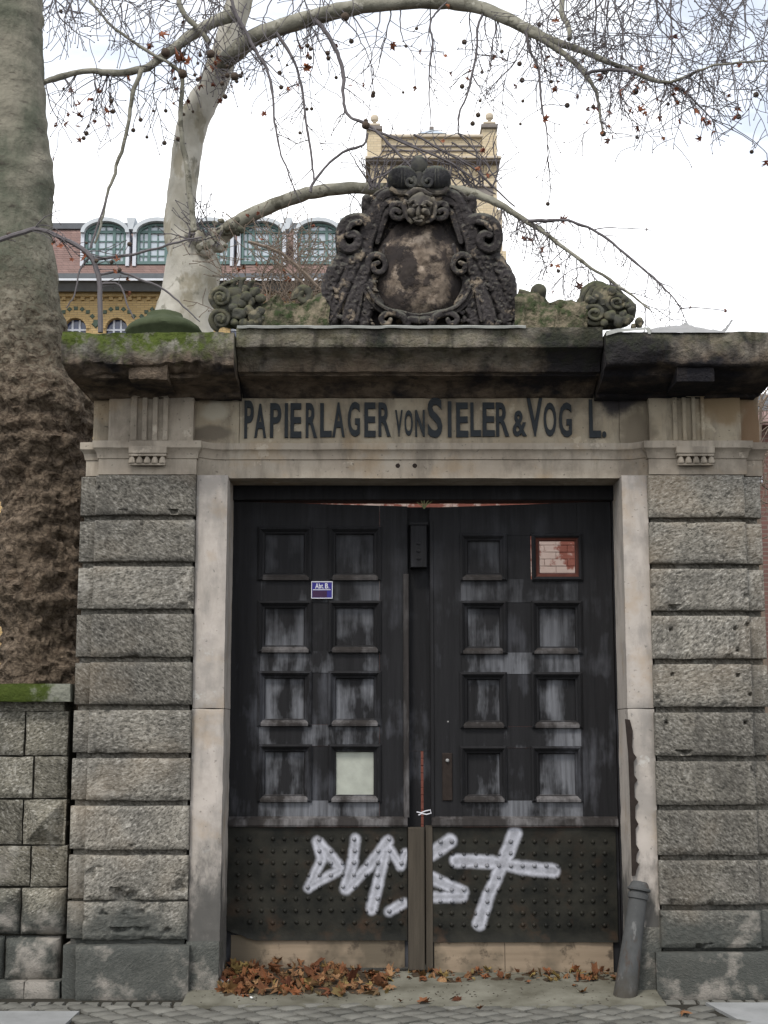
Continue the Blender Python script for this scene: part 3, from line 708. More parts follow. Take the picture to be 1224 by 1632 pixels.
# mouldings: a rectangle lofted up through levels of (z, side projection, front projection)
def loft(mb, x0, x1, y0, yb, levels, nx=1, amp=0.0, fr=5.0, seed=0.0, lend=True, rend=True, sub=1, bite=0.0):
    lv = []
    for (a, b2) in zip(levels[:-1], levels[1:]):
        for i in range(sub): lv.append(tuple(p + (q - p) * i / sub for p, q in zip(a, b2)))
    lv.append(levels[-1]); row = None; vs = []
    for (z, ps, pf) in lv:
        xl_, xr_ = x0 - (ps if lend else 0), x1 + (ps if rend else 0)
        pts = [Vector((xl_, yb, z))] + ([Vector((xl_, y0 - pf + (yb - y0 + pf) * (1 - t), z)) for t in (.33, .66)]) + [Vector((xl_ + (xr_ - xl_) * i / nx, y0 - pf, z)) for i in range(nx + 1)] + [Vector((xr_, y0 - pf + (yb - y0 + pf) * t, z)) for t in (.33, .66)] + [Vector((xr_, yb, z))]
        if amp:
            for p in pts[1:-1]:
                q = p * fr + Vector((seed, seed, seed))
                d = fbm(q, 5); e = max(0, fbm(q * .8 + Vector((7, 7, 7)), 3) - 0.2)
                p.y += amp * (d + 2.0 * e); p.z += amp * .6 * fbm(q + Vector((4, 40, 4)), 4)
                if bite and .36 < pf < .515:
                    e3 = max(0, fbm(Vector((p.x * 3.1 + seed, p.y, 4.4)), 4) + .05); w3 = max(0, 1 - abs(z - Z(583, -.5)) / .11)
                    p.z += bite * e3 * w3; p.y += bite * .9 * e3 * w3
        row = len(pts); vs += pts
    n = len(lv)
    fs = [(i * row + j, i * row + j + 1, (i + 1) * row + j + 1, (i + 1) * row + j) for i in range(n - 1) for j in range(row - 1)]
    fs += [(i * row + row - 1, i * row, (i + 1) * row, (i + 1) * row + row - 1) for i in range(n - 1)]
    fs += [tuple(range(row - 1, -1, -1)), tuple((n - 1) * row + j for j in range(row))]
    mb.add(vs, fs)
for side in (-1, 1):
    xa, xb, xs = (X(157, 740, 0), X(313, 740, 0), X(137, 740, .06)) if side < 0 else (X(1034, 740, 0), X(1190, 740, 0), X(1215, 740, .06))
    z0, z1, z2, z3, z4 = Z(756, 0), Z(731, 0), Z(727, -.02), Z(713, -.05), Z(702, -.05)
    lev = [(z0, 0.0, 0.0), (z1, 0, 0), (z1 + .002, .008, .008), (z2, .01, .01), ((z2 + z3) / 2, .016, .018), (z3 - .004, .034, .042), (z3, .038, .048), (z4, .038, .048)]
    b = MB(); loft(b, xa, xb, 0.0, 0.6, lev, 26, 0.0022 if side < 0 else 0.0028, 7, side); b.build('architrave_block', M_SAND, gate, angle=30)
    b = MB(); loft(b, min(xs, xa if side < 0 else xb), max(xs, xa if side < 0 else xb), 0.065, 0.6, [(l[0], l[1] if True else 0, l[2]) for l in lev], 4, 0.004, 7, side + 3, lend=side < 0, rend=side > 0); b.build('architrave_return', M_SAND, gate, angle=30)
    # regula with its row of five drops
    ua, ub = (204, 265) if side < 0 else (1079, 1140)
    b = MB(); b.cbox(X(ua, 716, -.09), X(ub, 716, -.09), -0.075, 0.0, Z(722, -.075), Z(711, -.075), .003)
    b.cbox(X(ua + 1, 724, -.08), X(ub - 1, 724, -.08), -0.066, 0.0, Z(726.5, -.066), Z(722.5, -.066), .002)
    reg = b.build('regula', M_SAND, gate)
    for i in range(5):
        u = ua + (ub - ua) * (i + .5) / 5; c = at(u, 738, -.045); h = Z(727, -.045) - c.z
        b = MB(); b.lathe([(0.0245, -.002), (0.026, 0.004), (0.0235, h * .4), (0.014, h * .85), (0.011, h + .006)], c, 12); b.build('gutta', M_SAND, reg)
    b = MB(); b.box(X(ua + 2, 739, -.06), X(ub - 2, 739, -.06), -0.055, -0.02, Z(741, -.055), Z(738, -.055)); b.build('drip_fillet', M_SAND, reg)
    # frieze block with three upright grooves
    fa, fb = (X(173, 665, 0), X(308, 665, 0)) if side < 0 else (X(1035, 665, 0), X(1181, 665, 0))
    fs_ = X(149, 665, .06) if side < 0 else X(1209, 665, .06)
    zf0, zf1 = Z(702, 0) - .004, Z(622, 0)
    eroded_box('frieze_block', M_FRIEZE if side > 0 else M_SAND, gate, fa, fb, 0.008, 0.6, zf0, zf1, 0.0025, 0.004, 0.04, side)
    x_0, x_1 = (fs_, fa) if side < 0 else (fb, fs_)
    eroded_box('frieze_return', M_FRIEZE, gate, x_0, x_1 , 0.06, 0.6, zf0, zf1, 0.003, 0.004, 0.04, side + 4)
    ta = [208, 218.5, 226.5, 234.5, 243, 251.5, 259.5, 268] if side < 0 else [1072, 1079.5, 1087.5, 1094, 1102.5, 1108.5, 1117, 1123]
    b = MB()
    zt_ = Z(632, -.01)
    for i in range(4):
        b.cbox(X(ta[2 * i], 665, -.01), X(ta[2 * i + 1], 665, -.01), -0.016, 0.02, zf0 + .001, zt_ - .004, .005)
    b.cbox(X(ta[0], 630, -.01), X(ta[7], 630, -.01), -0.016, 0.02, zt_ - .004, zf1 - .001, .003)
    b.build('triglyph', M_SAND if side < 0 else M_FRIEZE, gate)
# middle lintel: its moulding bends forward to the piers at both ends
xL, xR = X(314, 740, .05), X(1033, 740, .05)
plan = []
for i in range(9):
    t = i / 8; plan.append((xL + (X(346, 740, .12) - xL) * (t ** 1.0), 0.05 + 0.075 * (1 - cos(pi * t)) / 2))
n = 40; xm0, xm1 = X(346, 740, .12), X(1000, 740, .12)
for i in range(1, n): plan.append((xm0 + (xm1 - xm0) * i / n, 0.125))
for i in range(9):
    t = i / 8; plan.append((xm1 + (xR - xm1) * t, 0.125 - 0.075 * (1 - cos(pi * t)) / 2))
zb, z1, z2, z3, z4 = Z(762, .125), Z(733, .125), Z(728, .11), Z(716, .08), Z(706, .08)
lv = [(zb, 0.0), (zb + .01, -.003), ((zb + z1) / 2, -.002), (z1, 0), (z1 + .003, .010), (z2, .011), ((z2 + z3) / 2, .018), (z3 - .004, .034), (z3, .042), (z4, .042)]
b = MB(); vs = []; m = len(plan)
for z, p in lv:
    for i, (x, y) in enumerate(plan):
        q = Vector((x, y, z)) * 6
        vs.append(Vector((x, y - p + 0.002 * fbm(q, 3), z + 0.0025 * fbm(q * .6 + Vector((2, 2, 2)), 3))))
nl = len(lv)
base = len(vs)
for z in (zb, lv[-1][0]): vs += [Vector((x, 0.60, z)) for x, y in plan]
fs = [(i * m + j, i * m + j + 1, (i + 1) * m + j + 1, (i + 1) * m + j) for i in range(nl - 1) for j in range(m - 1)]
fs += [(j + 1, j, base + j, base + j + 1) for j in range(m - 1)] + [((nl - 1) * m + j, (nl - 1) * m + j + 1, base + m + j + 1, base + m + j) for j in range(m - 1)]
fs += [(base + j, base + m + j, base + m + j + 1, base + j + 1) for j in range(m - 1)]
fs += [tuple([i * m for i in range(nl)] + [base + m, base]), tuple([i * m + m - 1 for i in range(nl - 1, -1, -1)] + [base + m - 1, base + 2 * m - 1])]
b.add(vs, fs); b.build('lintel', M_SAND, gate, angle=30)
for u, v in ((634, 742), (661, 742), (632, 766), (661, 766)):
    p = at(u, v, .123 if v < 760 else .2); b = MB()
    if v < 760: b.lathe([(0.008, -0.0035), (0.013, -.003), (0.017, 0.002)], p, 10, 'Y'); b.build('bolt_stub', M_RUST, gate)
# frieze field carrying the letters
zf0, zf1 = Z(708, .1), Z(620, .1)
eroded_box('frieze_field', M_FRIEZE, gate, X(309, 665, .09), X(381, 665, .09), 0.09, 0.6, zf0, zf1, 0.003, 0.003, 0.04, 11)
eroded_box('frieze_field', M_FRIEZE, gate, X(381.7, 665, .1), X(987, 665, .1), 0.10, 0.6, zf0, zf1, 0.0025, 0.003, 0.04, 12)
eroded_box('frieze_field', M_FRIEZE, gate, X(987.7, 665, .09), X(1034, 665, .09), 0.088, 0.6, zf0, zf1, 0.003, 0.003, 0.04, 13)
# letters
LET = [('P', 388, 406, 638, 699), ('A', 404, 426, 643, 698), ('P', 429, 450, 642, 698), ('I', 452.5, 460.5, 642, 698), ('E', 461.5, 482, 642, 698), ('R', 486, 507, 642, 698), ('L', 509, 530, 642, 697),
       ('A', 528.5, 551, 641, 697), ('G', 553, 575, 640, 696), ('E', 579.5, 600, 641, 697), ('R', 602, 624, 641, 696), ('V', 628.5, 643, 653, 696), ('O', 643.5, 659, 653, 695), ('N', 660.5, 678, 653, 696),
       ('S', 680.5, 706, 633, 698), ('I', 712.5, 720.5, 639, 697), ('E', 726, 747, 641, 697), ('L', 748.5, 767, 641, 696), ('E', 768, 789, 641, 696), ('R', 789.5, 812, 641, 696), ('&', 816, 840, 654, 696),
       ('V', 839, 865, 634, 696), ('O', 865.5, 887, 641, 696), ('G', 890, 911.5, 641, 697), ('L', 938, 957.5, 636, 698), ('.', 958.5, 967, 687, 698)]
def letter_mesh(ch, bold=0.032):
    cu = bpy.data.curves.new('letter_curve', 'FONT'); cu.body = ch; cu.size = 1; cu.offset = bold; cu.extrude = 0.02; cu.resolution_u = 4
    ob = bpy.data.objects.new('letter_tmp', cu); COL.objects.link(ob)
    dg = bpy.context.evaluated_depsgraph_get(); me = bpy.data.meshes.new_from_object(ob.evaluated_get(dg))
    bpy.data.objects.remove(ob); bpy.data.curves.remove(cu)
    vs = [v.co.copy() for v in me.vertices]; fs = [tuple(p.vertices) for p in me.polygons]; bpy.data.meshes.remove(me)
    return vs, fs
def fit_letter(ch, u0, u1, v0, v1, Y, dep, bold=0.032):
    vs, fs = letter_mesh(ch, bold)
    ax, bx = min(v.x for v in vs), max(v.x for v in vs); ay, by = min(v.y for v in vs), max(v.y for v in vs)
    p0, p1 = at(u0, v1, Y), at(u1, v0, Y); b = MB(); out_ = []
    for v in vs:
        out_.append(Vector((p0.x + (v.x - ax) / (bx - ax) * (p1.x - p0.x), Y - (dep if v.z > 0 else -0.004), p0.z + (v.y - ay) / (by - ay) * (p1.z - p0.z))))
    b.add(out_, fs); return b
for ch, u0, u1, v0, v1 in LET:
    b = fit_letter(ch, u0 + 1.2, u1 - 1.2, v0 + 1, v1, 0.10, 0.016, 0.022 if ch not in 'I.' else 0.0)
    b.jitter(0.0012, 30)
    b.build('letter', M_LETTER, gate, smooth=False)
# cornice in three lengths
CT_Z = Z(522, -0.42)
yb = 0.75
b = MB(); lev = [(Z(634, .09), 0, -.085), (Z(628, .06), 0, -.05), (Z(620, .02), 0, .0), (Z(611, -.04), 0, .06), (Z(604, -.12), 0, .14), (Z(600, -.18), 0, .20), (Z(597, -.20), 0, .205), (Z(594, -.22), 0, .25), (Z(586, -.24), 0, .262),
     (Z(575, -.28), 0, .29), (Z(565, -.33), 0, .34), (Z(557, -.38), 0, .395), (Z(553, -.42), 0, .42), (Z(550, -.42), 0, .425), (Z(538, -.42), 0, .425), (CT_Z, 0, .425)]
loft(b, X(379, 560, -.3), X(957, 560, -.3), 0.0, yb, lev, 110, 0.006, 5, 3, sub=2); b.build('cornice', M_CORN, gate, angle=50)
lev2 = [(Z(634, 0.0), -.02, 0.01), (Z(626, -.04), 0, .04), (Z(616, -.16), .02, .15), (Z(608, -.28), .04, .28), (Z(597, -.4), .06, .40), (Z(588, -.45), .07, .45), (Z(580, -.5), .08, .50), (Z(560, -.5), .085, .51), (Z(540, -.5), .085, .51), (Z(529, -.5), .08, .50)]
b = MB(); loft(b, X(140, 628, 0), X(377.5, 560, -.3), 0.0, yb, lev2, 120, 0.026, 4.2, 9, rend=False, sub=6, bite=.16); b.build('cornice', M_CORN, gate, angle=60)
lev3 = [(Z(634, 0.0), -.02, 0.01), (Z(628, -.02), 0, .03), (Z(622, -.12), .02, .12), (Z(604, -.30), .04, .30), (Z(590, -.40), .06, .40), (Z(585, -.47), .075, .48), (Z(580, -.5), .08, .50), (Z(560, -.5), .085, .51), (Z(540, -.5), .085, .51), (Z(529, -.5), .08, .50)]
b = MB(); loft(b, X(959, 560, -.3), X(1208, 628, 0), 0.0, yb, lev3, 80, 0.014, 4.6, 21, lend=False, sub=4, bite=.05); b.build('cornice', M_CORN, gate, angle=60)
for u0, u1, v0, v1, s, amp in ((206, 266, 577, 604, 2, .016), (1078, 1137, 582, 607, 5, .006)):
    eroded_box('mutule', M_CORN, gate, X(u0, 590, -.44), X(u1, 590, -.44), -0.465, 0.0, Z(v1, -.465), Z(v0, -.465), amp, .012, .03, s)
ZTOP = Z(529, -.5)
# pale zinc strip along the middle of the cornice, with its torn ends
b = MB(); xa, xb = X(378, 524, -.44), X(838, 524, -.44); n = 70; vs = []
for i in range(n + 1):
    x = xa + (xb - xa) * i / n; w = 0.004 * fbm(Vector((x * 6, 0, 0))) 
    vs += [(x, 0.0, CT_Z + .012 + w), (x, -0.445, CT_Z + .008 + w), (x, -0.452 + w, CT_Z + .002), (x, -0.450 + w * 2, CT_Z - .013 + w * 2)]
b.add(vs, [(i * 4 + j, (i + 1) * 4 + j, (i + 1) * 4 + j + 1, i * 4 + j + 1) for i in range(n) for j in range(3)])
tag(b.build('zinc_strip', M_ZINC, smooth=True), 'thin pale zinc strip capping the middle cornice edge under the carved cartouche', 'flashing')
b = MB(); vs = []
for i, (u, v0, v1) in enumerate(((966, 529, 535), (985, 525, 529.5), (1010, 524.5, 527), (1030, 523, 525.5), (1033, 523, 532), (1037, 523.5, 532))):
    vs += [at(u, v0, -.5), at(u, v1, -.522), at(u, v0 - 1.5, -.3)]
b.add(vs, [q for i in range(5) for q in ((i * 3, i * 3 + 1, i * 3 + 4, i * 3 + 3), (i * 3 + 2, i * 3, i * 3 + 3, i * 3 + 5))])
tag(b.build('torn_zinc_strip', M_ZINC, smooth=False), 'short torn pale metal strip hanging over the cornice edge beside the right carved shell', 'flashing')
# crumpled sheet lying on the right end of the cornice
b = MB(); nx, ny = 44, 18; xa, xb = X(1034, 520, -.46), X(1166, 520, -.46); vs = []
for j in range(ny + 1):
    for i in range(nx + 1):
        a, c = i / nx, j / ny; x = xa + (xb - xa) * a; y = -0.515 + 0.45 * c
        h = 0.128 * (max(0, sin(pi * min(1, a * 1.10))) ** .4) * (1 - .22 * (a > .55)) * (min(1, c * 1.5) ** .8) - .02 * (1 - min(1, c * 8))
        h += (0.018 * noise.noise(Vector((a * 4, c * 3, 3))) - .02 * abs(noise.noise(Vector((a * 6, c * 5, 8)))) + .006 * noise.noise(Vector((a * 17, c * 12, 1)))) * min(1, c * 4) + (0.09 * max(0, a - .9) / .1)
        if .52 < a < .8: h += .02 * c
        vs.append((x, y, ZTOP + .012 + h))
b.add(vs, [(j * (nx + 1) + i, j * (nx + 1) + i + 1, (j + 1) * (nx + 1) + i + 1, (j + 1) * (nx + 1) + i) for j in range(ny) for i in range(nx)])
tag(b.build('crumpled_metal_sheet', M_SHEET, smooth=True, angle=9), 'crumpled grey metal sheet lying loose on the right end of the cornice', 'metal sheet')
# moss-green domed cap on the left end
c = at(262, 524, -.235); c.z = ZTOP
b = MB(); b.lathe([(0.22, -.03), (0.235, .03), (0.262, .055), (0.27, .075), (0.25, .105), (0.20, .14), (0.145, .165), (0.13, .18), (0.125, .20), (0.09, .215), (0.02, .22)], c, 40)
b.jitter(.006, 9)
tag(b.build('domed_cap', M_DOME, angle=60), 'flat dark green domed cap standing on the mossy left end of the cornice', 'stone cap')

# ================================================================ LOW GARDEN WALL ON THE LEFT
gw = thing('garden_wall', 'low wall of mixed grey stone blocks with moss green coping, left of the gateway', 'wall', (-2.6, 0.2, 0))
WY = 0.14
rows_ = [(1134, 1203.5, [-250, -170, -95, -30, 40, 110]), (1206, 1271.5, [-250, -190, -120, -40, 53, 108]), (1274.5, 1345.5, [-250, -180, -110, -45, 36.5, 106]), (1348.5, 1412, [-250, -200, -130, -40, 49, 107.5]),
         (1415.5, 1489, [-250, -190, -120, -50, 33, 106]), (1492, 1563, [-250, -180, -95, 7, 97])]
for r, (va, vb, us) in enumerate(rows_):
    z0, z1 = Z(vb, WY), Z(va, WY)
    for i in range(len(us) - 1):
        xa, xb = X(us[i], (va + vb) / 2, WY) + .0065, X(us[i + 1], (va + vb) / 2, WY) - .0065
        b = MB(); w, h = xb - xa, z1 - z0; pyr = (r == 2 and i == 4); pil = r >= 4
        sd = r * 7 + i * 2.3
        nu, nv = (22, 16)
        def P(a, c):
            x, z = xa + a * w, z0 + c * h; q = Vector((x, sd, z))
            ed = min(a, 1 - a, c, 1 - c)
            y = WY + 0.006 * fbm(q * 9, 4)
            if pyr:
                e2 = min(a * w, (1 - a) * w, c * h * 1.0, (1 - c) * h * 1.0); y += -0.16 * min(1, max(0, e2 - .012) / (h * .48)) * 1.0
            elif pil: y -= 0.075 * (max(0, min(1, ed / .28)) ** .55) + .02 * fbm(q * 5, 3)
            else: y -= 0.014 * max(0, min(1, ed / .08)) + .012 * max(0, fbm(q * 4 + Vector((5, 5, 5)), 3))
            jx = .006 * fbm(q * 8 + Vector((1, 1, 1)), 2)
            return Vector((x + (jx if a in (0, 1) else 0), y, z + (jx if c in (0, 1) else 0)))
        grid_panel(b, P, nu, nv, 0.1)
        o = b.build('wall_block', M_WALL, gw, angle=40 if not pyr else 20)
        if pyr: o['label'] = 'pyramid-faced grey block in the middle row'
b = MB(); b.box(X(-250, 1300, .2), X(108, 1300, .2), WY + .035, WY + .42, -0.02, Z(1133, WY)); b.build('wall_core', M_JOINT, gw)
eroded_box('coping', M_MOSSCOPE, gw, X(-250, 1100, .05), X(113, 1100, .05), 0.03, 0.60, Z(1118, .03), Z(1089.5, .03), 0.008, .01, .04, 5)
eroded_box('coping_bed', M_WALL, gw, X(-250, 1125, .1), X(100, 1125, .1), 0.135, 0.55, Z(1133, .11), Z(1118, .11), 0.006, .006, .04, 6)
for u0, u1 in ((-250, -60), (-59, 36.5), (38, 94)):
    eroded_box('base_stone', M_WALL, gw, X(u0, 1577, 0), X(u1, 1577, 0), 0.0, 0.3, -0.02, Z(1566, 0), 0.006, .014, .03, u0)

# ================================================================ CARVED WORK ON TOP OF THE CORNICE
CZ = CT_Z - .005
CX = 668.0
def m_(u): return 2 * CX - u
cart = thing('carved_cartouche', 'sooty baroque stone cartouche with scrolls, small mask and ball finial on the cornice', 'cartouche', at(CX, 520, .05))
def tube_px(b, pts, r0, r1, Y0, Y1=None, n=9, mirror=False, flat=.8, k=4):
    pts = [tuple(p) for p in pts]; sp = smooth_path(pts, k); m = len(sp); P = []; R = []
    for i, p in enumerate(sp):
        t = i / (m - 1); Y = Y0 + ((Y1 if Y1 is not None else Y0) - Y0) * t; u = m_(p[0]) if mirror else p[0]
        q = at(u, p[1], Y); P.append(q); R.append((r0 + (r1 - r0) * t) * pxm(Y))
    b.tube(P, R, n, flat=flat)
def spiral(cu, cv, r0, r1, a0, turns, n=18, sx=1.0):
    return [(cu + sx * (r0 + (r1 - r0) * t) * cos(a0 + turns * 2 * pi * t), cv + (r0 + (r1 - r0) * t) * sin(a0 + turns * 2 * pi * t)) for t in (i / n for i in range(n + 1))]
# back slab
half = [(519, 530), (519, 500), (524, 478), (533, 456), (541, 440), (552, 425), (560, 412), (556, 402), (547, 394), (543, 380), (545, 364), (554, 354), (566, 350), (578, 352), (583, 344), (586, 330), (594, 316), (608, 305), (622, 300), (640, 297), (652, 296)]
outl = half + [(m_(u), v) for u, v in half[::-1]]
# carved relief: every stroke of the carving is laid into one height field per side
import numpy as np
def q_(cx, cy): return (480 + cx / 3.22, 230 + cy / 3.22)
RS = 0.85                                                        # grid step, photo pixels
def relief(mirror):
    u0, u1, v0, v1 = 512.0, 668.4, 290.0, 530.0
    nu_, nv_ = int((u1 - u0) / RS) + 1, int((v1 - v0) / RS) + 1
    U_, V_ = np.meshgrid(u0 + RS * np.arange(nu_), v0 + RS * np.arange(nv_))
    Hh = np.full(U_.shape, -1.0)
    r0 = random.Random(4 if mirror else 9)
    def stroke(pts, ra, rb, h0, kind='roll', h1=None, scal=0):
        sp = smooth_path([tuple(p) for p in pts], 8); m = len(sp); h1 = h0 if h1 is None else h1; s = 0.0
        for i in range(m - 1):
            a, c = sp[i], sp[i + 1]; t0, t1 = i / (m - 1), (i + 1) / (m - 1)
            rr = max(ra + (rb - ra) * t0, ra + (rb - ra) * t1) * (1.45 if scal else 1.1) + 2
            i0 = max(0, int((min(a[0], c[0]) - rr - u0) / RS)); i1 = min(nu_, int((max(a[0], c[0]) + rr - u0) / RS) + 2)
            j0 = max(0, int((min(a[1], c[1]) - rr - v0) / RS)); j1 = min(nv_, int((max(a[1], c[1]) + rr - v0) / RS) + 2)
            if i0 >= i1 or j0 >= j1: continue
            u = U_[j0:j1, i0:i1]; v = V_[j0:j1, i0:i1]; dx, dy = c[0] - a[0], c[1] - a[1]; l2 = dx * dx + dy * dy + 1e-9; l = sqrt(l2)
            tt = np.clip(((u - a[0]) * dx + (v - a[1]) * dy) / l2, 0, 1)
            d = np.hypot(u - a[0] - tt * dx, v - a[1] - tt * dy); side = np.sign((u - a[0]) * dy - (v - a[1]) * dx)
            t = t0 + (t1 - t0) * tt; ss = s + tt * l; r = ra + (rb - ra) * t
            if scal: r = r * (1.0 + .38 * np.abs(np.sin(ss / scal * pi + (side > 0) * .9)) ** .5 - .12)
            x = d / r; ins = x < 1; xx = np.clip(x, 0, 1)
            if kind == 'roll': p = np.sqrt(1 - xx ** 2)
            elif kind == 'flute': p = (1 - xx ** 6) * (.55 + .45 * np.sin(xx * pi * 1.0) ** 2 + .25 * (xx > .72) * (1 - np.abs(xx - .86) / .14))
            elif kind == 'band': p = (1 - xx ** 8) * (.72 + .28 * (np.abs(xx - .8) < .18))
            else:                                                # leaf: sunk rib, puffed lobes, veins running to the tips
                vein = .10 * np.sin(ss / max(scal, 4) * 2 * pi + xx * 2.2)
                p = (1 - xx ** 3) ** .6 * (.62 + .5 * np.sin(np.clip(xx, 0, 1) * pi) ** .8 + vein) - .35 * np.exp(-(d / 1.3) ** 2)
            h = (h0 + (h1 - h0) * t) + p * r * .0046 * (1.0 if kind in ('roll', 'leaf') else .75)
            Hh[j0:j1, i0:i1] = np.where(ins, np.maximum(Hh[j0:j1, i0:i1], h), Hh[j0:j1, i0:i1]); s += l
    # ground of the carving
    pol = half + [(668.5, 296), (668.5, 531)]
    inside = np.zeros(U_.shape, bool); n = len(pol)
    for i in range(n):
        (xa, ya), (xb, yb_) = pol[i], pol[(i + 1) % n]
        cr = ((ya > V_) != (yb_ > V_)); xi = (xb - xa) * (V_ - ya) / ((yb_ - ya) or 1e-9) + xa; inside ^= cr & (U_ < xi)
    Hh[inside] = 0.0
    q = q_
    # drapery and leaves of the skirt
    stroke([q(255, 560), q(210, 610), q(165, 680), q(140, 760), q(128, 840), q(120, 910)], 13, 12, .015, 'leaf', .02, 15)
    stroke([q(300, 560), q(262, 640), q(225, 720), q(190, 800), q(165, 880), q(160, 915)], 12, 11, .04, 'leaf', .03, 18)
    stroke([q(330, 640), q(300, 720), q(275, 790), q(255, 850), q(250, 915)], 11, 12, .05, 'leaf', .05, 16)
    stroke([q(345, 720), q(345, 790), q(335, 850), q(320, 915)], 10, 10, .05, 'leaf', .04, 14)
    stroke([q(265, 590), q(245, 640), q(262, 690), q(300, 725)], 9, 6, .065, 'leaf', .06, 9)
    stroke([q(205, 640), q(180, 660), q(160, 650)], 7, 3, .06, 'roll'); stroke([q(170, 730), q(145, 750), q(128, 735)], 7, 3, .06, 'roll'); stroke([q(155, 820), q(135, 835), q(118, 822)], 6, 3, .06, 'roll')
    stroke([q(215, 790), q(180, 850), q(150, 900)], 3.5, 3, .095, 'roll'); stroke([q(270, 760), q(238, 820), q(215, 900)], 3.5, 3, .105, 'roll'); stroke([q(310, 760), q(300, 830), q(285, 905)], 3.5, 3, .11, 'roll')
    # long body under the side volute
    stroke([q(345, 395), q(328, 470), q(318, 540), q(320, 620), q(335, 700), q(360, 770), q(400, 820)], 13, 9, .05, 'flute', .06)
    stroke([q(372, 430), q(350, 500), q(345, 570)], 8, 6, .07, 'flute')
    # side volute, rolled over itself
    stroke([q(345, 420), q(325, 392), q(285, 382), q(240, 394), q(212, 428), q(202, 480), q(212, 520), q(245, 538), q(280, 522), q(292, 490), q(275, 462), q(246, 464)], 11, 6.5, .06, 'flute', .13)
    stroke([q(300, 400), q(262, 410), q(240, 440)], 5, 4, .13, 'roll'); stroke([q(330, 455), q(310, 520), q(285, 560), q(250, 580)], 8, 5, .05, 'flute')
    # top volute: three fluted bands sweep down from the curl
    stroke([q(465, 335), q(470, 312), q(500, 305), q(530, 325), q(532, 360), q(505, 380), q(475, 372), q(468, 348), q(488, 338), q(505, 348)], 5, 4.5, .12, 'roll', .15)
    stroke([q(535, 350), q(540, 310), q(515, 270), q(470, 252), q(425, 265), q(390, 310), q(370, 360), q(355, 420), q(345, 470)], 8.5, 8, .10, 'flute', .05)
    stroke([q(520, 245), q(450, 238), q(395, 258), q(352, 310), q(335, 360), q(325, 400)], 6.5, 6, .045, 'band', .03)
    stroke([q(470, 285), q(430, 305), q(405, 345), q(390, 400), q(375, 455)], 6.5, 6, .085, 'flute', .05)
    stroke([q(468, 330), q(440, 350), q(425, 395), q(405, 450), q(390, 500)], 6.5, 5, .07, 'flute', .05)
    stroke([q(335, 280), q(330, 310), q(350, 330)], 8, 5, .04, 'roll'); stroke([q(355, 345), q(338, 370)], 6, 5, .05, 'roll')
    # small rosette scroll at the side of the field
    stroke([q(345, 620), q(350, 585), q(385, 568), q(420, 585), q(432, 625), q(410, 655), q(378, 650), q(372, 620), q(395, 608)], 6, 4, .09, 'roll', .13)
    stroke([q(400, 660), q(370, 690), q(372, 740), q(395, 790)], 6, 5, .07, 'flute')
    # rim of the field with its light edge
    stroke([q(430, 520), q(425, 580), q(440, 640)], 4, 4, .06, 'roll'); stroke([q(330, 735), q(360, 790), q(400, 835), q(455, 862), q(510, 872), q(560, 885), q(605, 890)], 7, 7, .10, 'band')
    stroke([q(345, 740), q(378, 800), q(425, 838), q(480, 858)], 2.6, 2.6, .15, 'roll')
    # foot scrolls and broken leaf tips
    stroke([q(540, 915), q(520, 885), q(480, 868), q(440, 868), q(412, 890), q(420, 915), q(448, 918), q(458, 900)], 6, 4, .12, 'roll', .15)
    stroke([q(605, 905), q(560, 900), q(545, 925)], 6, 5, .12, 'roll')
    for k in range(70):
        cx, cy = 125 + 260 * r0.random(), 690 + 235 * r0.random() ** .8
        if cx < 260 - (cy - 560) * .42: continue
        a = r0.uniform(0, 6.3); l = r0.uniform(6, 22); stroke([q(cx, cy), q(cx + l * cos(a), cy + l * sin(a))], r0.uniform(1.8, 4.2), r0.uniform(1, 2.5), r0.uniform(.06, .11), 'roll')
    # cut the grid to what is carved and close the sides
    ok = Hh > -.5; idx = -np.ones(U_.shape, int); vs = []
    for j in range(nv_):
        for i in range(nu_):
            if ok[j, i]:
                u, v = U_[j, i], V_[j, i]; h = Hh[j, i]
                h += .006 * noise.noise(Vector((u * .16, v * .16, 5 if mirror else 1))) + .0025 * noise.noise(Vector((u * .45, v * .45, 3))) - .022 * max(0, noise.noise(Vector((u * .09, v * .09, 8 if mirror else 2))) - .25)
                idx[j, i] = len(vs); vs.append(at(m_(u) if mirror else u, v, .085 - h))
    fs = []; edges_ = {}
    for j in range(nv_ - 1):
        for i in range(nu_ - 1):
            a, b_, c, d = idx[j, i], idx[j, i + 1], idx[j + 1, i + 1], idx[j + 1, i]
            if min(a, b_, c, d) < 0: continue
            fs.append((a, b_, c, d))
            for e in ((a, b_), (b_, c), (c, d), (d, a)):
                if (e[1], e[0]) in edges_: del edges_[(e[1], e[0])]
                else: edges_[e] = 1
    back = {}
    for a, c in edges_:
        for k in (a, c):
            if k not in back: back[k] = len(vs); vs.append(Vector((vs[k].x, .26, vs[k].z)))
        fs.append((c, a, back[a], back[c]))
    b = MB(); b.add(vs, fs); return b
for mir in (False, True):
    relief(mir).build('scrollwork', M_CARVE, cart, angle=55)
b = MB(); b.box(X(512, 520, 0), X(824, 520, 0), -.10, .34, CZ - .02, CZ + .05); b.jitter(.004, 7); b.build('foot_slab', M_CARVE, cart)
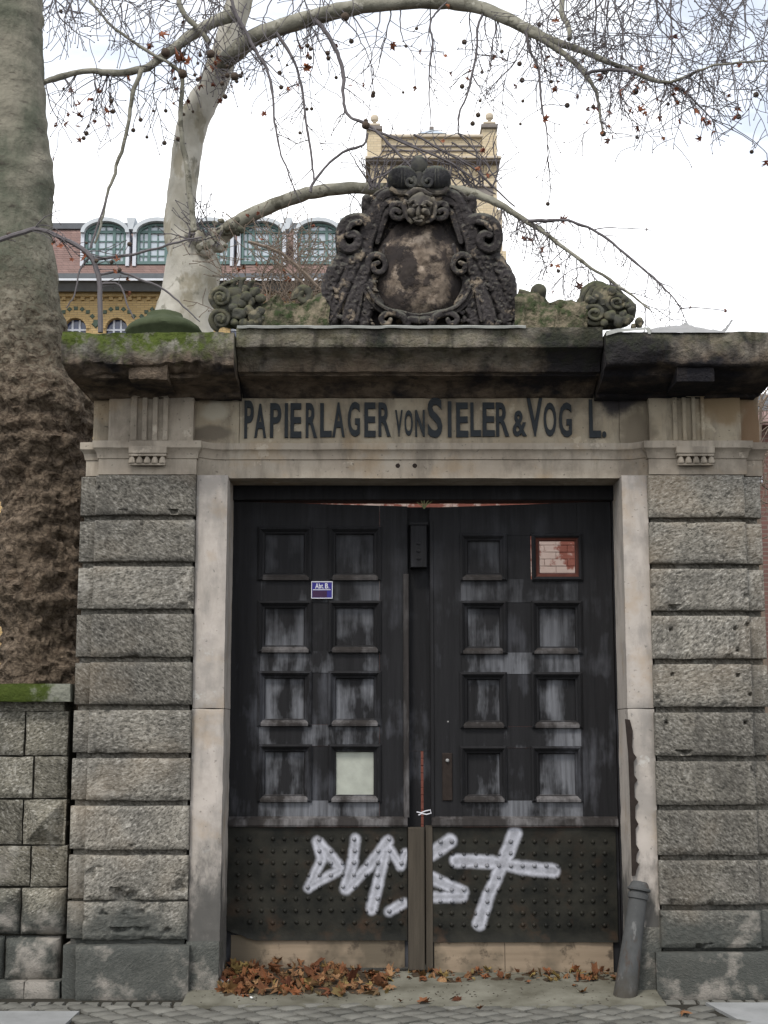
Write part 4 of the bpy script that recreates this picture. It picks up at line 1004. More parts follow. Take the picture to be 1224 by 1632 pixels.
# egg-shaped field
b = MB(); nu, nv = 44, 56; vs = []; c = at(667, 428, 0)
HW, HH = 74 * pxm(0), 92 * pxm(0)
for j in range(nv + 1):
    for i in range(nu + 1):
        th = 2 * pi * i / nu; r = j / nv
        wz = sin(th); x = HW * r * cos(th) * (1 - .10 * wz) * (1 + .0); z = HH * r * wz
        y = .055 - .135 * (1 - r ** 2.4)
        q = Vector((x, 0, z)) * 9
        y += .020 * fbm(q, 4) + .03 * max(0, fbm(q * .6 + Vector((3, 3, 3)), 3) - .1)
        vs.append(Vector((c.x + x, y, c.z + z)))
b.add(vs, [(j * (nu + 1) + i, j * (nu + 1) + i + 1, (j + 1) * (nu + 1) + i + 1, (j + 1) * (nu + 1) + i) for j in range(nv) for i in range(nu)])
b.build('shield', M_SHIELD, cart, angle=60)
for mir in (False, True):
    U = (lambda u: m_(u)) if mir else (lambda u: u)
    # fluted shells at the top, hollow towards the viewer
    c = at(U(641.5), 285, -.02); b = MB(); k = pxm(0); n = 56; rings_ = []
    prof = [(23.5, .14), (24.5, .02), (23.6, -.025), (21, -.052), (17.5, -.068), (14, -.077), (11, -.082), (8, -.086), (5, -.088), (2.5, -.09), (1, -.09)]
    vs = []
    for r_, y in prof:
        for q in range(n):
            w = 2 * pi * q / n; fl = 1 + (.025 * (1 if q % 2 else -1) if r_ > 9 else 0)
            vs.append(Vector((c.x + r_ * k * cos(w) * fl, c.y + y + (.007 * sin(r_ * cos(w) * 1.25) if r_ < 23.8 else 0), c.z + r_ * k * .86 * sin(w) * fl)))
    b.add(vs, [(i * n + q, i * n + (q + 1) % n, (i + 1) * n + (q + 1) % n, (i + 1) * n + q) for i in range(len(prof) - 1) for q in range(n)] + [tuple((len(prof) - 1) * n + q for q in range(n))])
    sh = b.build('shell', M_SHELL, cart, angle=80)
    b = MB(); tube_px(b, spiral(U(654), 290, 9, 2.5, radians(-60) if not mir else radians(240), 1.2 if not mir else -1.2), 3.6, 3, -.09, -.12, 8, False); b.build('shell_curl', M_SHELL, sh)
    b = MB(); tube_px(b, [(622, 300), (634, 307), (650, 306), (660, 300)], 4.5, 5, -.05, -.05, 8, mir); b.build('shell_lip', M_CARVE, sh)
# mask in the middle
b = MB(); c = at(668, 334, -.075); k = pxm(-.1)
b.blob(c, (23 * k, .085, 27 * k), .10, 14, 3)
for s in (-1, 1):
    tube_px(b, [(668 + s * 4, 327), (668 + s * 11, 322), (668 + s * 19, 326)], 4, 3, -.175, -.15, 7)     # brow
    b.blob(at(668 + s * 12, 338, -.17), (7 * k, .03, 6 * k), .1, 20, 2)                                   # cheek
    b.blob(at(668 + s * 9.5, 329, -.172), (3.2 * k, .012, 2.4 * k), 0, 1, 2)                              # eye
    tube_px(b, [(668 + s * 20, 318), (668 + s * 25, 330), (668 + s * 21, 345), (668 + s * 13, 356)], 4.5, 3, -.11, -.13, 7)   # curls
b.blob(at(668, 336, -.19), (4.5 * k, .03, 8 * k), .1, 20, 2)                                              # nose
tube_px(b, [(660, 346), (668, 344), (676, 346)], 2.4, 2.4, -.18, -.18, 6); tube_px(b, [(661, 351), (668, 353), (675, 351)], 3, 3, -.17, -.17, 6)
tube_px(b, [(650, 313), (660, 307), (676, 307), (686, 313)], 5, 5, -.10, -.10, 8)
b.jitter(.017, 13); b.jitter(.006, 30); b.build('mask', M_CARVE, cart, angle=70)
# saddle, neck and ball
b = MB(); tube_px(b, [(624, 306), (645, 303), (656, 298), (668, 295), (680, 298), (691, 303), (712, 306)], 6, 6, -.03, -.03, 10); tube_px(b, [(668, 300), (668, 285), (668, 276)], 11, 8, -.02, -.02, 12); b.jitter(.003, 18); b.build('saddle', M_SHELL, cart)
b = MB(); c = at(668, 263, .0); b.lathe([(.02, -.075), (.042, -.068), (.058, -.04), (.063, 0), (.058, .035), (.045, .05), (.03, .062), (.008, .066)], c, 20); b.jitter(.003, 20); b.build('ball', M_SHELL, cart)

# flanking carvings
def garland(label, cat, mir, loc):
    root = thing('carved_garland', label, cat, loc)
    U = (lambda u: m_(u) + 2) if mir else (lambda u: u)
    return root, U
gl, U = garland('mossy carved rosette and fruit bundle on the cornice left of the cartouche', 'stone carving', False, at(382, 522, .0))
def bl(root, name, items, mat=M_FLANK, sub=2, amp=.22):
    b = MB()
    for u, v, Y, ru, rv, ry in items: k = pxm(Y); b.blob(at(u, v, Y), (ru * k, ry, rv * k), amp, 13, sub)
    return b.build(name, mat, root, angle=70)
bl(gl, 'core', [(384, 497, .10, 44, 30, .12), (378, 474, .12, 33, 20, .10), (400, 508, .08, 32, 20, .1)], M_FLANK, 3, .2)
for j, (u, v, r) in enumerate(((352, 474, 17), (352, 509, 17))):
    b = MB(); tube_px(b, spiral(u, v, r, 3, radians(100), 1.9, 30), 5, 3, .02, -.07, 8); b.blob(at(u, v, -.02), (r * .6 * pxm(0), .04, r * .6 * pxm(0)), .2, 15, 2); b.jitter(.004, 20); b.build('rosette', M_FLANK, gl, angle=70)
for k in range(5):
    b = MB(); tube_px(b, [(343 + k * 5, 478 - k * 1), (347 + k * 5.5, 462 - k * 2.5), (358 + k * 5, 452 - k * 2), (371 + k * 4, 449 - k)], 3.2, 2.4, .0 + .02 * k, .02 + .02 * k, 7); b.build('shell_rib', M_FLANK, gl)
for u, v, r in ((392, 474, 9), (402, 482, 7), (386, 484, 7), (414, 478, 8), (383, 502, 11), (396, 497, 9), (404, 505, 10), (388, 514, 8), (402, 517, 8), (416, 496, 8), (412, 512, 7), (375, 515, 7), (372, 490, 7), (420, 508, 6), (405, 466, 8), (390, 462, 7)):
    bl(gl, 'fruit', [(u, v, -.02, r * 1.1, r * 1.05, r * pxm(0) * 1.1)], M_FLANK, 3, .55)
for u, v in ((372, 452), (386, 448), (400, 452)):
    b = MB(); tube_px(b, [(u, v + 22), (u - 2, v + 8), (u, v), (u + 5, v - 5)], 7, 2.5, .06, .02, 8); b.jitter(.004, 15); b.build('carved_leaf', M_FLANK, gl)
gr, U = garland('mossy carved shell and flower garland on the cornice right of the cartouche', 'stone carving', True, at(965, 522, .0))
bl(gr, 'core', [(962, 488, .12, 43, 34, .12), (950, 470, .14, 27, 22, .10), (985, 498, .1, 28, 26, .1), (965, 512, .08, 44, 14, .1)], M_FLANK, 3, .18)
for k in range(6):
    b = MB(); tube_px(b, [(926 + k * 9, 500 - k * 3), (926 + k * 10, 478 - k * 2), (934 + k * 9.5, 462 - k * .5), (948 + k * 8.5, 453 + k * 3)], 5.5, 3, .02, .05, 8); b.jitter(.004, 15); b.build('shell_rib', M_FLANK, gr)
for j, (u, v, r, a) in enumerate(((947, 500, 17, 40), (984, 482, 14, 100))):
    b = MB(); tube_px(b, spiral(u, v, r, 3, radians(a), 1.8, 30, 1.25), 4.2, 3, .0, -.06, 8); b.blob(at(u, v, -.01), (r * .7 * pxm(0), .035, r * .6 * pxm(0)), .2, 15, 2); b.jitter(.004, 20); b.build('rosette', M_FLANK, gr, angle=70)
for u, v, r in ((942, 478, 8), (950, 472, 6), (972, 506, 8), (984, 510, 8), (993, 500, 7), (1001, 510, 9), (1006, 495, 7), (1019, 516, 9), (996, 478, 7), (975, 465, 7), (1000, 487, 6), (963, 516, 7), (1010, 520, 6)):
    bl(gr, 'flower', [(u, v, -.02, r * 1.1, r * 1.1, r * pxm(0))], M_FLANK, 3, .6)
# low mossy plinth mounds between
def mound(label, u0, u1, tops, loc):
    root = thing('mossy_stone_block', label, 'stone block', loc)
    b = MB(); nx, ny = 44, 14; vs = []
    x0, x1 = X(u0, 500, 0), X(u1, 500, 0)
    def top(a):
        f = a * (len(tops) - 1); i = min(int(f), len(tops) - 2); t = f - i; return tops[i] + (tops[i + 1] - tops[i]) * (3 * t * t - 2 * t ** 3)
    for i in range(nx + 1):
        a = i / nx; zt = Z(top(a), .1); x = x0 + (x1 - x0) * a
        for j in range(ny + 1):
            w = pi * j / ny; y = .12 - .17 * cos(w) * (1 if True else 1); z = CZ + (zt - CZ) * (abs(sin(w)) ** .45)
            q = Vector((x, y, z)) * 9; d = .05 * fbm(q * .8, 4)
            vs.append(Vector((x + d, y + .045 * fbm(q + Vector((8, 8, 8)), 4), z + d if z > CZ + .01 else CZ - .01)))
    b.add(vs, [(i * (ny + 1) + j, i * (ny + 1) + j + 1, (i + 1) * (ny + 1) + j + 1, (i + 1) * (ny + 1) + j) for i in range(nx) for j in range(ny)])
    b.build('body', M_MOUND, root, angle=70); return root
mo = mound('low mossy stone block between fruit bundle and cartouche', 418, 524, [486, 480, 486, 480, 484, 478, 472, 480], at(470, 522, .1))
b = MB(); tube_px(b, spiral(484, 472, 13, 4, radians(160), 1.3), 8, 5, .04, .0, 9); tube_px(b, [(484, 484), (500, 480), (512, 472), (520, 478)], 7, 6, .04, .02, 9); b.jitter(.006, 12); b.build('scroll_end', M_FLANK, mo, angle=70)
mo = mound('low mossy stone block with a knob between cartouche and carved shell', 818, 934, [470, 466, 468, 476, 485, 482, 478, 483, 480], at(872, 522, .1))
b = MB(); b.blob(at(858, 466, .1), (13 * pxm(0), .06, 15 * pxm(0)), .15, 12, 3); tube_px(b, [(826, 466), (838, 470), (848, 474), (858, 478)], 6, 8, .1, .1, 9); b.jitter(.006, 12); b.build('knob', M_FLANK, mo, angle=70)
b = MB(); b.blob(at(892, 490, .06), (14 * pxm(0), .08, 12 * pxm(0)), .2, 12, 3); b.build('knob', M_MOUND, mo, angle=70)

# ================================================================ WOODEN GATE LEAVES
DY = DOORY
def ring(b, u0, u1, v0, v1, prof):
    """mitred moulding frame: prof = list of (inset px, Y)"""
    loops = []
    for ins, y in prof:
        loops.append([at(u0 + ins, v1 - ins, y), at(u1 - ins, v1 - ins, y), at(u1 - ins, v0 + ins, y), at(u0 + ins, v0 + ins, y)])
    # square up: keep edges upright
    for lp in loops:
        xa = (lp[0].x + lp[3].x) / 2; xb = (lp[1].x + lp[2].x) / 2
        lp[0].x = lp[3].x = xa; lp[1].x = lp[2].x = xb
    vs = [p for lp in loops for p in lp]; n = len(loops)
    b.add(vs, [(i * 4 + j, i * 4 + (j + 1) % 4, (i + 1) * 4 + (j + 1) % 4, (i + 1) * 4 + j) for i in range(n - 1) for j in range(4)])
    return loops
leafL = thing('gate_leaf', 'left black wooden gate leaf with the blue sign and pale blank panel', 'gate leaf', at(509, 1540, DY))
leafR = thing('gate_leaf', 'right black wooden gate leaf with one panel missing at the top', 'gate leaf', at(832, 1550, DY))
rivet_b = MB(); rivet_b.lathe([(0.0165, 0.004), (0.0165, -0.002), (0.014, -0.008), (0.008, -0.0125), (0.002, -0.014)], (0, 0, 0), 9, 'Y')
rivet_me = rivet_b.mesh('rivet', M_RIVET)
REDMOULD = {('R', 0, 1)}
for side, root, xo, xi, cols, rws, vtop_o, vtop_i, vb in (
        ('L', leafL, 366, 650, [(410, 497), (523, 608)], [(839, 926), (957, 1041), (1069, 1158), (1186, 1279)], 799, 807, 1541),
        ('R', leafR, 981, 686, [(733, 808.5), (847, 929)], [(850, 926), (957, 1043), (1071, 1161), (1189, 1279)], 799, 809, 1553)):
    Xv = lambda u, y=DY: X(u, 1150, y)
    lo, hi = (xo, xi) if side == 'L' else (xi, xo)
    zb = Z(vb, DY); zt = Z(803, DY)
    ztl, ztr = (Z(vtop_o, DY), Z(vtop_i, DY)) if side == 'L' else (Z(vtop_i, DY), Z(vtop_o, DY))
    ledge_z0, ledge_z1 = Z(1318, DY - .05), Z(1303, DY - .03)
    # stiles
    for (a, c) in ((lo, cols[0][0] + 3), (cols[1][1] - 3, hi)):
        b = MB(); x0, x1 = Xv(a), Xv(c); f = lambda x: ztl + (ztr - ztl) * (x - Xv(lo)) / (Xv(hi) - Xv(lo))
        pts = [(x0, zb), (x1, zb), (x1, f(x1)), (x0, f(x0))]
        b.plate(pts, DY, DY + .065); b.build('stile', M_WOOD, root, smooth=False)
    # rails
    vr = [None] + rws
    edges = [(vtop_o - 6, rws[0][0] + 3)] + [(rws[i][1] - 3, rws[i + 1][0] + 3) for i in range(3)] + [(rws[3][1] - 3, 1306)]
    ca, cb_ = Xv(cols[0][0] + 3) + .0008, Xv(cols[1][1] - 3) - .0008
    for i, (v0, v1) in enumerate(edges):
        b = MB(); z0 = Z(v1, DY); z1 = Z(v0, DY)
        if i == 0:
            f = lambda x: ztl + (ztr - ztl) * (x - Xv(lo)) / (Xv(hi) - Xv(lo))
            b.plate([(ca, z0), (cb_, z0), (cb_, f(cb_)), (ca, f(ca))], DY + .003, DY + .06)
        else: b.box(ca, cb_, DY + .003, DY + .06, z0, z1)
        b.build('rail', M_WOOD if i in (0,) else M_PANEL, root, smooth=False)
    for i, (v0, v1) in enumerate(rws):
        b = MB(); b.box(Xv(cols[0][1] - 3), Xv(cols[1][0] + 3), DY + .006, DY + .058, Z(v1 - 3, DY) + .0008, Z(v0 + 3, DY) - .0008)
        b.build('muntin', M_WOOD, root, smooth=False)
        for j, (c0, c1) in enumerate(cols):
            missing = side == 'R' and i == 0 and j == 1
            pb = MB()
            if not missing:
                y = DY + .036
                x0, x1 = Xv(c0 + 8), Xv(c1 - 8); z0, z1 = Z(v1 - 8, DY), Z(v0 + 8, DY); nb = 1 if (side == 'L' and i == 3 and j == 1) else 4
                for q in range(nb):
                    a, c = x0 + (x1 - x0) * q / nb, x0 + (x1 - x0) * (q + 1) / nb
                    pb.box(a - .0004, c + .0004, y + .0005 * q + random.uniform(0, .0004), y + .02 + .001 * q, z0 - .0003 * q, z1 + .0003 * q)
                o = pb.build('panel', M_PALEBOARD if (side == 'L' and i == 3 and j == 1) else M_PANEL, root, smooth=False)
                if side == 'L' and i == 3 and j == 1: o['label'] = 'pale grey-white blank panel'
                par = o
            mb = MB(); d = random.uniform(-.5, .5)
            ring(mb, c0, c1, v0, v1, [(0, DY + .004), (0.5, DY - .012), (3.5, DY - .022), (6, DY - .012), (8.5, DY + .006), (11.5, DY + .012), (13.0, DY + .042), (13.0, DY + .058)])
            o = mb.build('panel_moulding', M_WOOD, root, angle=25)
            if (side, i, j) in REDMOULD:
                mb = MB(); ring(mb, c0, c1, v0, v1, [(7.0, DY - .006), (8.4, DY + .003), (11.4, DY + .009), (12.9, DY + .040), (12.9, DY + .057)]); rv_ = mb.build('panel_reveal', M_RED, o, angle=25)
            if missing: o['label'] = 'empty moulding frame with bare reddish wood inside'
            if not missing:      # sill of the moulding worn pale
                wb = MB(); wb.prism([(DY - .024, Z(v1 - 1, DY)), (DY - .024, Z(v1 - 4.5, DY)), (DY + .022, Z(v1 - 12.4, DY)), (DY + .022, Z(v1 - 1, DY))], Xv(c0 + 6), Xv(c1 - 6), 1)
                wb.build('panel_sill', M_LEDGE, root, smooth=False)
    # ledge over the iron
    b = MB(); b.prism([(DY + .01, ledge_z1 + .012), (DY - .035, ledge_z1 - .015), (DY - .045, ledge_z0 + .012), (DY - .04, ledge_z0), (DY + .01, ledge_z0)], Xv(lo + 1), Xv(hi - 1), 1)
    b.build('ledge', M_LEDGE, root, smooth=False)
    # riveted plate
    p0, p1 = (362.5, 649) if side == 'L' else (684, 982.5)
    b = MB(); nx, nz = 60, 30; x0, x1 = X(p0, 1410, DY), X(p1, 1410, DY); z0, z1 = Z(1498 if side == 'L' else 1501, DY), ledge_z0 - .003
    def P(a, c):
        x, z = x0 + a * (x1 - x0), z0 + c * (z1 - z0)
        if side == 'L' and a < .16: z = max(z, z0 + (0.16 - a) * 0.42 + .012 * noise.noise(Vector((a * 40, 0, 0)))) if c < .5 else z
        z += .004 * noise.noise(Vector((x * 9, 0, 3))) if c == 0 else 0
        return Vector((x, DY - .018 + .004 * fbm(Vector((x * 4, 0, z * 4)), 3) - .010 * max(0, .06 - c) / .06, z))
    grid_panel(b, P, nx, nz, 0.012)
    plate = b.build('iron_plate', M_IRON, root, angle=60)
    us = [379 + 18.6 * i for i in range(15)] if side == 'L' else [701.8 + 18.75 * i for i in range(15)]
    vs_ = [1337 + 19.05 * i for i in range(8)] if side == 'L' else [1341 + 19.05 * i for i in range(8)]
    for i, u in enumerate(us):
        for j, v in enumerate(vs_):
            if side == 'L' and (i, j) in ((2, 0), (2, 3), (0, 7), (8, 7)): continue
            if side == 'R' and (i, j) in ((12, 7),): continue
            place('rivet', rivet_me, plate, at(u + random.uniform(-.7, .7), v + random.uniform(-.7, .7), DY - .019), (0, random.uniform(0, 6), 0), random.uniform(.88, 1.06))
    # boards at the foot
    b = MB(); ka, kb = (368, 645) if side == 'L' else (692, 977)
    b.box(X(ka, 1520, DY), X(kb if side == 'L' else 804, 1520, DY), DY - .008, DY + .03, Z(vb + 1, DY), Z(1490, DY)); b.build('kick_board', M_KICK, root, smooth=False)
    if side == 'R':
        b = MB(); b.box(X(805, 1520, DY), X(kb, 1520, DY), DY - .010, DY + .03, Z(vb + 4, DY), Z(1490, DY)); b.build('kick_board', M_KICK, root, smooth=False)
# meeting stiles
Xv = lambda u: X(u, 1150, DY)
b = MB(); b.cbox(X(650.5, 1430, .42), X(677, 1430, .42), DY - .055, DY + .03, Z(1545, DY), Z(1319, DY - .05), .006); b.build('meeting_post', M_POST, leafL, smooth=False)
b = MB(); b.cbox(X(678.5, 1430, .45), X(690, 1430, .45), DY - .03, DY + .03, Z(1546, DY), Z(1316, DY - .03), .004); b.build('meeting_post', M_POST, leafR, smooth=False)
b = MB(); b.cbox(Xv(643), Xv(652), DY - .012, DY + .04, Z(1303, DY), Z(915, DY), .005); b.build('lipping', M_LEDGE, leafL, smooth=False)
b = MB(); b.cbox(Xv(686), Xv(692), DY - .010, DY + .04, Z(1303, DY), Z(830, DY), .004); b.build('lipping', M_WOOD, leafR, smooth=False)
b = MB(); b.box(Xv(640), Xv(700), DY + .07, DY + .10, Z(1197, DY), Z(806, DY)); b.build('added_gap_blind', M_WOOD, leafL, smooth=False)  # planks added behind the gap between the leaves to keep it dark
b = MB(); b.box(Xv(640), Xv(670.8), DY + .072, DY + .099, Z(1540, DY), Z(1197, DY) - .001); b.build('added_gap_blind', M_WOOD, leafL, smooth=False)
b = MB(); b.box(Xv(675), Xv(700), DY + .072, DY + .099, Z(1540, DY), Z(1197, DY) - .001); b.build('added_gap_blind', M_WOOD, leafR, smooth=False)
b = MB(); b.cbox(Xv(655), Xv(681), DY - .04, DY + .065, Z(905, DY), Z(838, DY), .004)
b.cbox(Xv(653), Xv(683), DY - .05, DY + .06, Z(838, DY), Z(834, DY), .004)
for v in (866, 878, 890): b.blob(at(667, v, DY - .042), (.02, .008, .014), 0, 1, 1)
b.build('carved_block', M_WOOD, leafL)
b = MB(); b.cbox(X(705, 1240, DY), X(721, 1240, DY), DY - .012, DY + .01, Z(1276, DY), Z(1200, DY), .005); lk = b.build('lock_plate', M_RUST, leafR, smooth=False)
b = MB(); b.lathe([(.013, 0), (.013, -.012), (.007, -.02), (.002, -.021)], at(713, 1212, DY - .012), 12, 'Y'); b.lathe([(.006, 0), (.006, -.004), (.001, -.0045)], at(714, 1150, DY), 10, 'Y'); b.build('keyhole_boss', M_SHEET, lk)
# frame timbers behind the stone
b = MB(); b.cbox(X(352, 790, .42), X(1000, 790, .42), .43, .60, Z(797.5, .46), Z(764, .46) + .03, .006); b.build('frame_beam', M_WOOD, gate, smooth=False)
b = MB(); b.cbox(Xv(350), Xv(364.5), DY - .01, .6, 0.02, Z(797, DY), .006); b.build('frame_post', M_WOOD, gate, smooth=False)
b = MB(); b.cbox(Xv(982.5), Xv(1003), DY - .01, .6, 0.02, Z(797, DY), .006); b.build('frame_post', M_WOOD, gate, smooth=False)

# blue enamel sign
sg = thing('enamel_sign', 'small blue enamel plate lettered Abt. B on the left gate leaf', 'sign', at(513, 953, DY - .03))
SY = DY - .012
def srect(u0, u1, v0, v1, y0, y1, name, mat):
    b = MB(); p, q = at(u0, v1, SY), at(u1, v0, SY); b.box(p.x, q.x, y0, y1, p.z, q.z); return b.build(name, mat, sg, smooth=False)
srect(496.5, 530, 927, 953.5, SY - .003, SY + .02, 'plate', M_BLUE)
for (a, c, e, f) in ((496, 497.3, 926.6, 954), (529, 530.2, 926.6, 954), (497.4, 528.9, 926.6, 928), (497.4, 528.9, 952.8, 954)):
    srect(a, c, e, f, SY - .0055, SY - .003, 'rim', M_WHITE)
srect(498.5, 527, 939.4, 940.5, SY - .005, SY - .003, 'divider', M_WHITE)
srect(498, 521, 941.5, 952, SY - .0045, SY - .003, 'worn_field', M_BLUEWORN)
for ch, u0, u1, v0, v1 in (('A', 502.5, 508, 929.7, 938), ('b', 508.3, 511.7, 930, 938), ('t', 512, 514.6, 931, 938), ('.', 515.2, 516.3, 936.7, 938), ('B', 518, 523, 929.7, 938), ('.', 523.7, 524.8, 936.7, 938)):
    b = fit_letter(ch, u0, u1, v0, v1, SY - .003, .003, .02 if ch != '.' else 0); b.build('letter', M_WHITE, sg, smooth=False)
# wire tie between the leaves
b = MB(); pts = [at(u, v, .40) for u, v in ((664, 1294), (671, 1295.5), (678, 1292.5), (686, 1291), (687, 1296), (680, 1298), (672, 1296.5), (667, 1299))]
b.tube(pts, .0045, 5); tag(b.build('wire_tie', M_WHITE), 'white wire tie knotted round the gap between the two gate leaves', 'wire')
# rusty toothed strip on the right jamb
b = MB(); left = [(996, 1146), (1001, 1200), (1003.5, 1260), (1005, 1320), (1007, 1396)]; pr = [at(u, v, .04) for u, v in left]
rgt = [(1003, 1147), (1008, 1165), (1007, 1190), (1009, 1200), (1014, 1207), (1009.5, 1214), (1010, 1235), (1015.5, 1243), (1010.5, 1250), (1011, 1270), (1017, 1278), (1012, 1285), (1012, 1304), (1017, 1313), (1012.5, 1321), (1013, 1345), (1018, 1354), (1014, 1362), (1013, 1372), (1018, 1377), (1014, 1386), (1012, 1395)]
pts = [(p.x, p.z) for p in pr[::-1]] + [(at(u, v, .04).x, at(u, v, .04).z) for u, v in rgt]
b.plate(pts, .024, .044); tag(b.build('toothed_strip', M_RUST, smooth=False), 'dark rusty strip with rounded teeth fixed upright on the right jamb', 'iron strip')
# leaning iron guard pipe
gp = thing('guard_pipe', 'grey iron guard pipe leaning against the foot of the right jamb', 'bollard', at(995, 1595, -.08))
base, top = at(995.5, 1592, -.10), at(1018, 1420, -.01); base.z = 0.0
b = MB(); b.tube([base + (top - base) * t for t in (0, .02, .3, .6, 1)], [.082, .08, .073, .066, .060], 22); b.build('shaft', M_PIPE, gp)
d = (top - base).normalized()
b = MB(); b.tube([top - d * .055, top - d * .05, top - d * .015, top - d * .01], [.062, .07, .07, .062], 22); b.build('band', M_PIPE, gp)
b = MB(); b.tube([top - d * .004, top + d * .004, top + d * .016, top + d * .026, top + d * .05, top + d * .062, top + d * .066], [.062, .079, .079, .068, .058, .048, .01], 22); b.build('collar', M_PIPE, gp)

# ================================================================ WHITEWASHED BRICK WALL IN THE COURTYARD
def mk_white():
    m = Mat('peeling_whitewash'); a = m.noise(3.2, 6, .65); p = m.xyz()
    red = m.mix(m.noise(9, 3), (0.15, 0.052, 0.038), (0.25, 0.10, 0.075))
    w = m.mix(m.noise(7, 4), (0.36, 0.27, 0.23), (0.47, 0.38, 0.33))
    # bare below shoulder height, where the limewash has gone
    f = m.math('ADD', a, m.math('ADD', m.rng(p[2], 2.7, 2.2, 0.0, -0.35), m.rng(p[2], 4.35, 4.5, 0.0, 0.12)))
    return m.done(m.mix(m.ramp(f, [(0.49, 0), (0.54, 1)]), red, w), 0.92, m.bump(a, .4, .01))
M_WWASH = mk_white()
BWY = 5.5
bw = thing('courtyard_wall', 'peeling whitewashed red brick wall seen through the missing gate panel', 'wall', (0.5, BWY, 0))
b = MB(); b.box(-3.1, 3.1, BWY + .007, BWY + .35, 0, 5.0); b.build('wall_core', M_WWASH, bw, smooth=False)
bb = MB(); bb.cbox(-.1225, .1225, -.003, .02, -.036, .036, .004); bme = bb.mesh('brick', M_WWASH, smooth=False)
for (u0, u1, v0, v1) in ((835, 938, 838, 935), (648, 698, 1180, 1310), (452, 940, 786, 812)):
    p, q = at(u0, v1, BWY), at(u1, v0, BWY); r0 = int(p.z / .0765); r1 = int(q.z / .0765) + 1
    for r in range(r0, r1):
        x = math.floor(p.x / .25) * .25 + (.125 if r % 2 else 0)
        while x < q.x:
            place('brick', bme, bw, (x, BWY + random.uniform(-.003, .005), r * .0765), (0, 0, random.uniform(-.01, .01))); x += .25

# ================================================================ FALLEN LEAVES AND SCRAPS
def leaf_mesh(name, mat, curl, seed, size=1.0):
    rnd = random.Random(seed); b = MB()
    ang = [-80, -60, -38, -20, -2, 20, 42, 62, 90, 118, 138, 160, 182, 200, 218, 240, 260]
    rad = [.30, .52, .40, .86, .55, .50, .98, .62, 1.12, .62, .98, .50, .55, .86, .40, .52, .30]
    vs = [(0, 0, 0)]; mid = []
    def h(x, y): return curl * (x * x * .9 + .5 * y * y) + curl * .5 * sin(3.1 * x + 2 * y + seed) * .4 + .34 * noise.noise(Vector((x * 2.4, y * 2.4, seed * 3.1)))
    for a, r in zip(ang, rad):
        r *= rnd.uniform(.62, 1.1); x, y = r * cos(radians(a)), r * sin(radians(a))
        mid.append((x * .5, y * .5, h(x * .5, y * .5)))
        vs.append((x, y, h(x, y)))
    n = len(ang); vs += mid
    fs = []
    for i in range(n - 1):
        fs += [(0, 1 + n + i, 1 + n + i + 1), (1 + n + i, 1 + i, 1 + i + 1, 1 + n + i + 1)]
    vs += [(-.02, 0, .01), (.02, 0, .01), (.015, -.75, .06 + curl * .3), (-.01, -.75, .06 + curl * .3)]; k = len(vs)
    fs.append((k - 4, k - 3, k - 2, k - 1))
    b.add([Vector(v) * size for v in vs], fs)
    return b.mesh(name, mat, smooth=True, angle=70)
LEAVES = [leaf_mesh('dry_leaf', M_LEAF, c, i) for i, c in enumerate((.7, 1.1, 1.6, -.8, .4, -1.3, 1.9, 1.0, -.5))]
def apz(x, y): return 0.012 + 0.085 * max(0, min(1, (y + .36) / .9))
pile = thing('leaf_pile', 'heap of brown plane leaves drifted against the left gate leaf', 'leaf pile', at(450, 1560, .2), None)
b = MB(); x0, x1 = X(350, 1555, .2), X(625, 1555, .2); nx, ny = 30, 8
def heap(x, y):
    a = (x - x0) / (x1 - x0); c = (y + .14) / .60
    e = max(0, sin(pi * min(1, max(0, a * .93 + .07)))) ** .6 * (1 - .6 * a)
    return e * (.055 * max(0, min(1, c * 1.25)) ** .8) + .012 * fbm(Vector((x * 9, y * 9, 0)), 3)
vs = [(x0 + (x1 - x0) * i / nx, -.14 + .59 * j / ny, 0) for j in range(ny + 1) for i in range(nx + 1)]
vs = [(x, y, apz(x, y) + heap(x, y) - .008) for x, y, _ in vs]
b.add(vs, [(j * (nx + 1) + i, j * (nx + 1) + i + 1, (j + 1) * (nx + 1) + i + 1, (j + 1) * (nx + 1) + i) for j in range(ny) for i in range(nx)])
b.build('leaf_litter', M_DIRT, pile)
for i in range(290):
    a = random.random() ** 1.15; c = random.random()
    x = x0 + (x1 - x0) * a; y = -.13 + .58 * c
    if random.random() < .25 * a + max(0, .3 - c) * .8 * a: continue
    s = random.uniform(.03, .075)
    place('leaf', random.choice(LEAVES), pile, (x, y, apz(x, y) + heap(x, y) + random.uniform(.0, .03)), (random.gauss(.25, .8), random.gauss(0, .75), random.uniform(0, 6.3)), s)
# a low drift of litter along the threshold
dr = thing('litter_drift', 'thin drift of leaves and dirt along the foot of the right gate leaf', 'leaf litter', at(800, 1560, .3))
b = MB(); x0, x1 = X(600, 1560, .3), X(985, 1560, .3); nx, ny = 50, 5
vs = [(x0 + (x1 - x0) * i / nx, .17 + .30 * j / ny, 0) for j in range(ny + 1) for i in range(nx + 1)]
vs = [(x, y, apz(x, y) - .006 + .020 * max(0, fbm(Vector((x * 11, y * 16, 2)), 4) + .15) * min(1, (y - .17) / .12)) for x, y, _ in vs]
b.add(vs, [(j * (nx + 1) + i, j * (nx + 1) + i + 1, (j + 1) * (nx + 1) + i + 1, (j + 1) * (nx + 1) + i) for j in range(ny) for i in range(nx)])
b.build('dirt', M_DIRT, dr)
for i in range(100):
    a = random.random(); x = x0 + (x1 - x0) * a; y = random.uniform(.22, .46)
    place('leaf', random.choice(LEAVES), dr, (x, y, apz(x, y) + .018), (random.gauss(0, .35), random.gauss(0, .35), random.uniform(0, 6.3)), random.uniform(.015, .055))
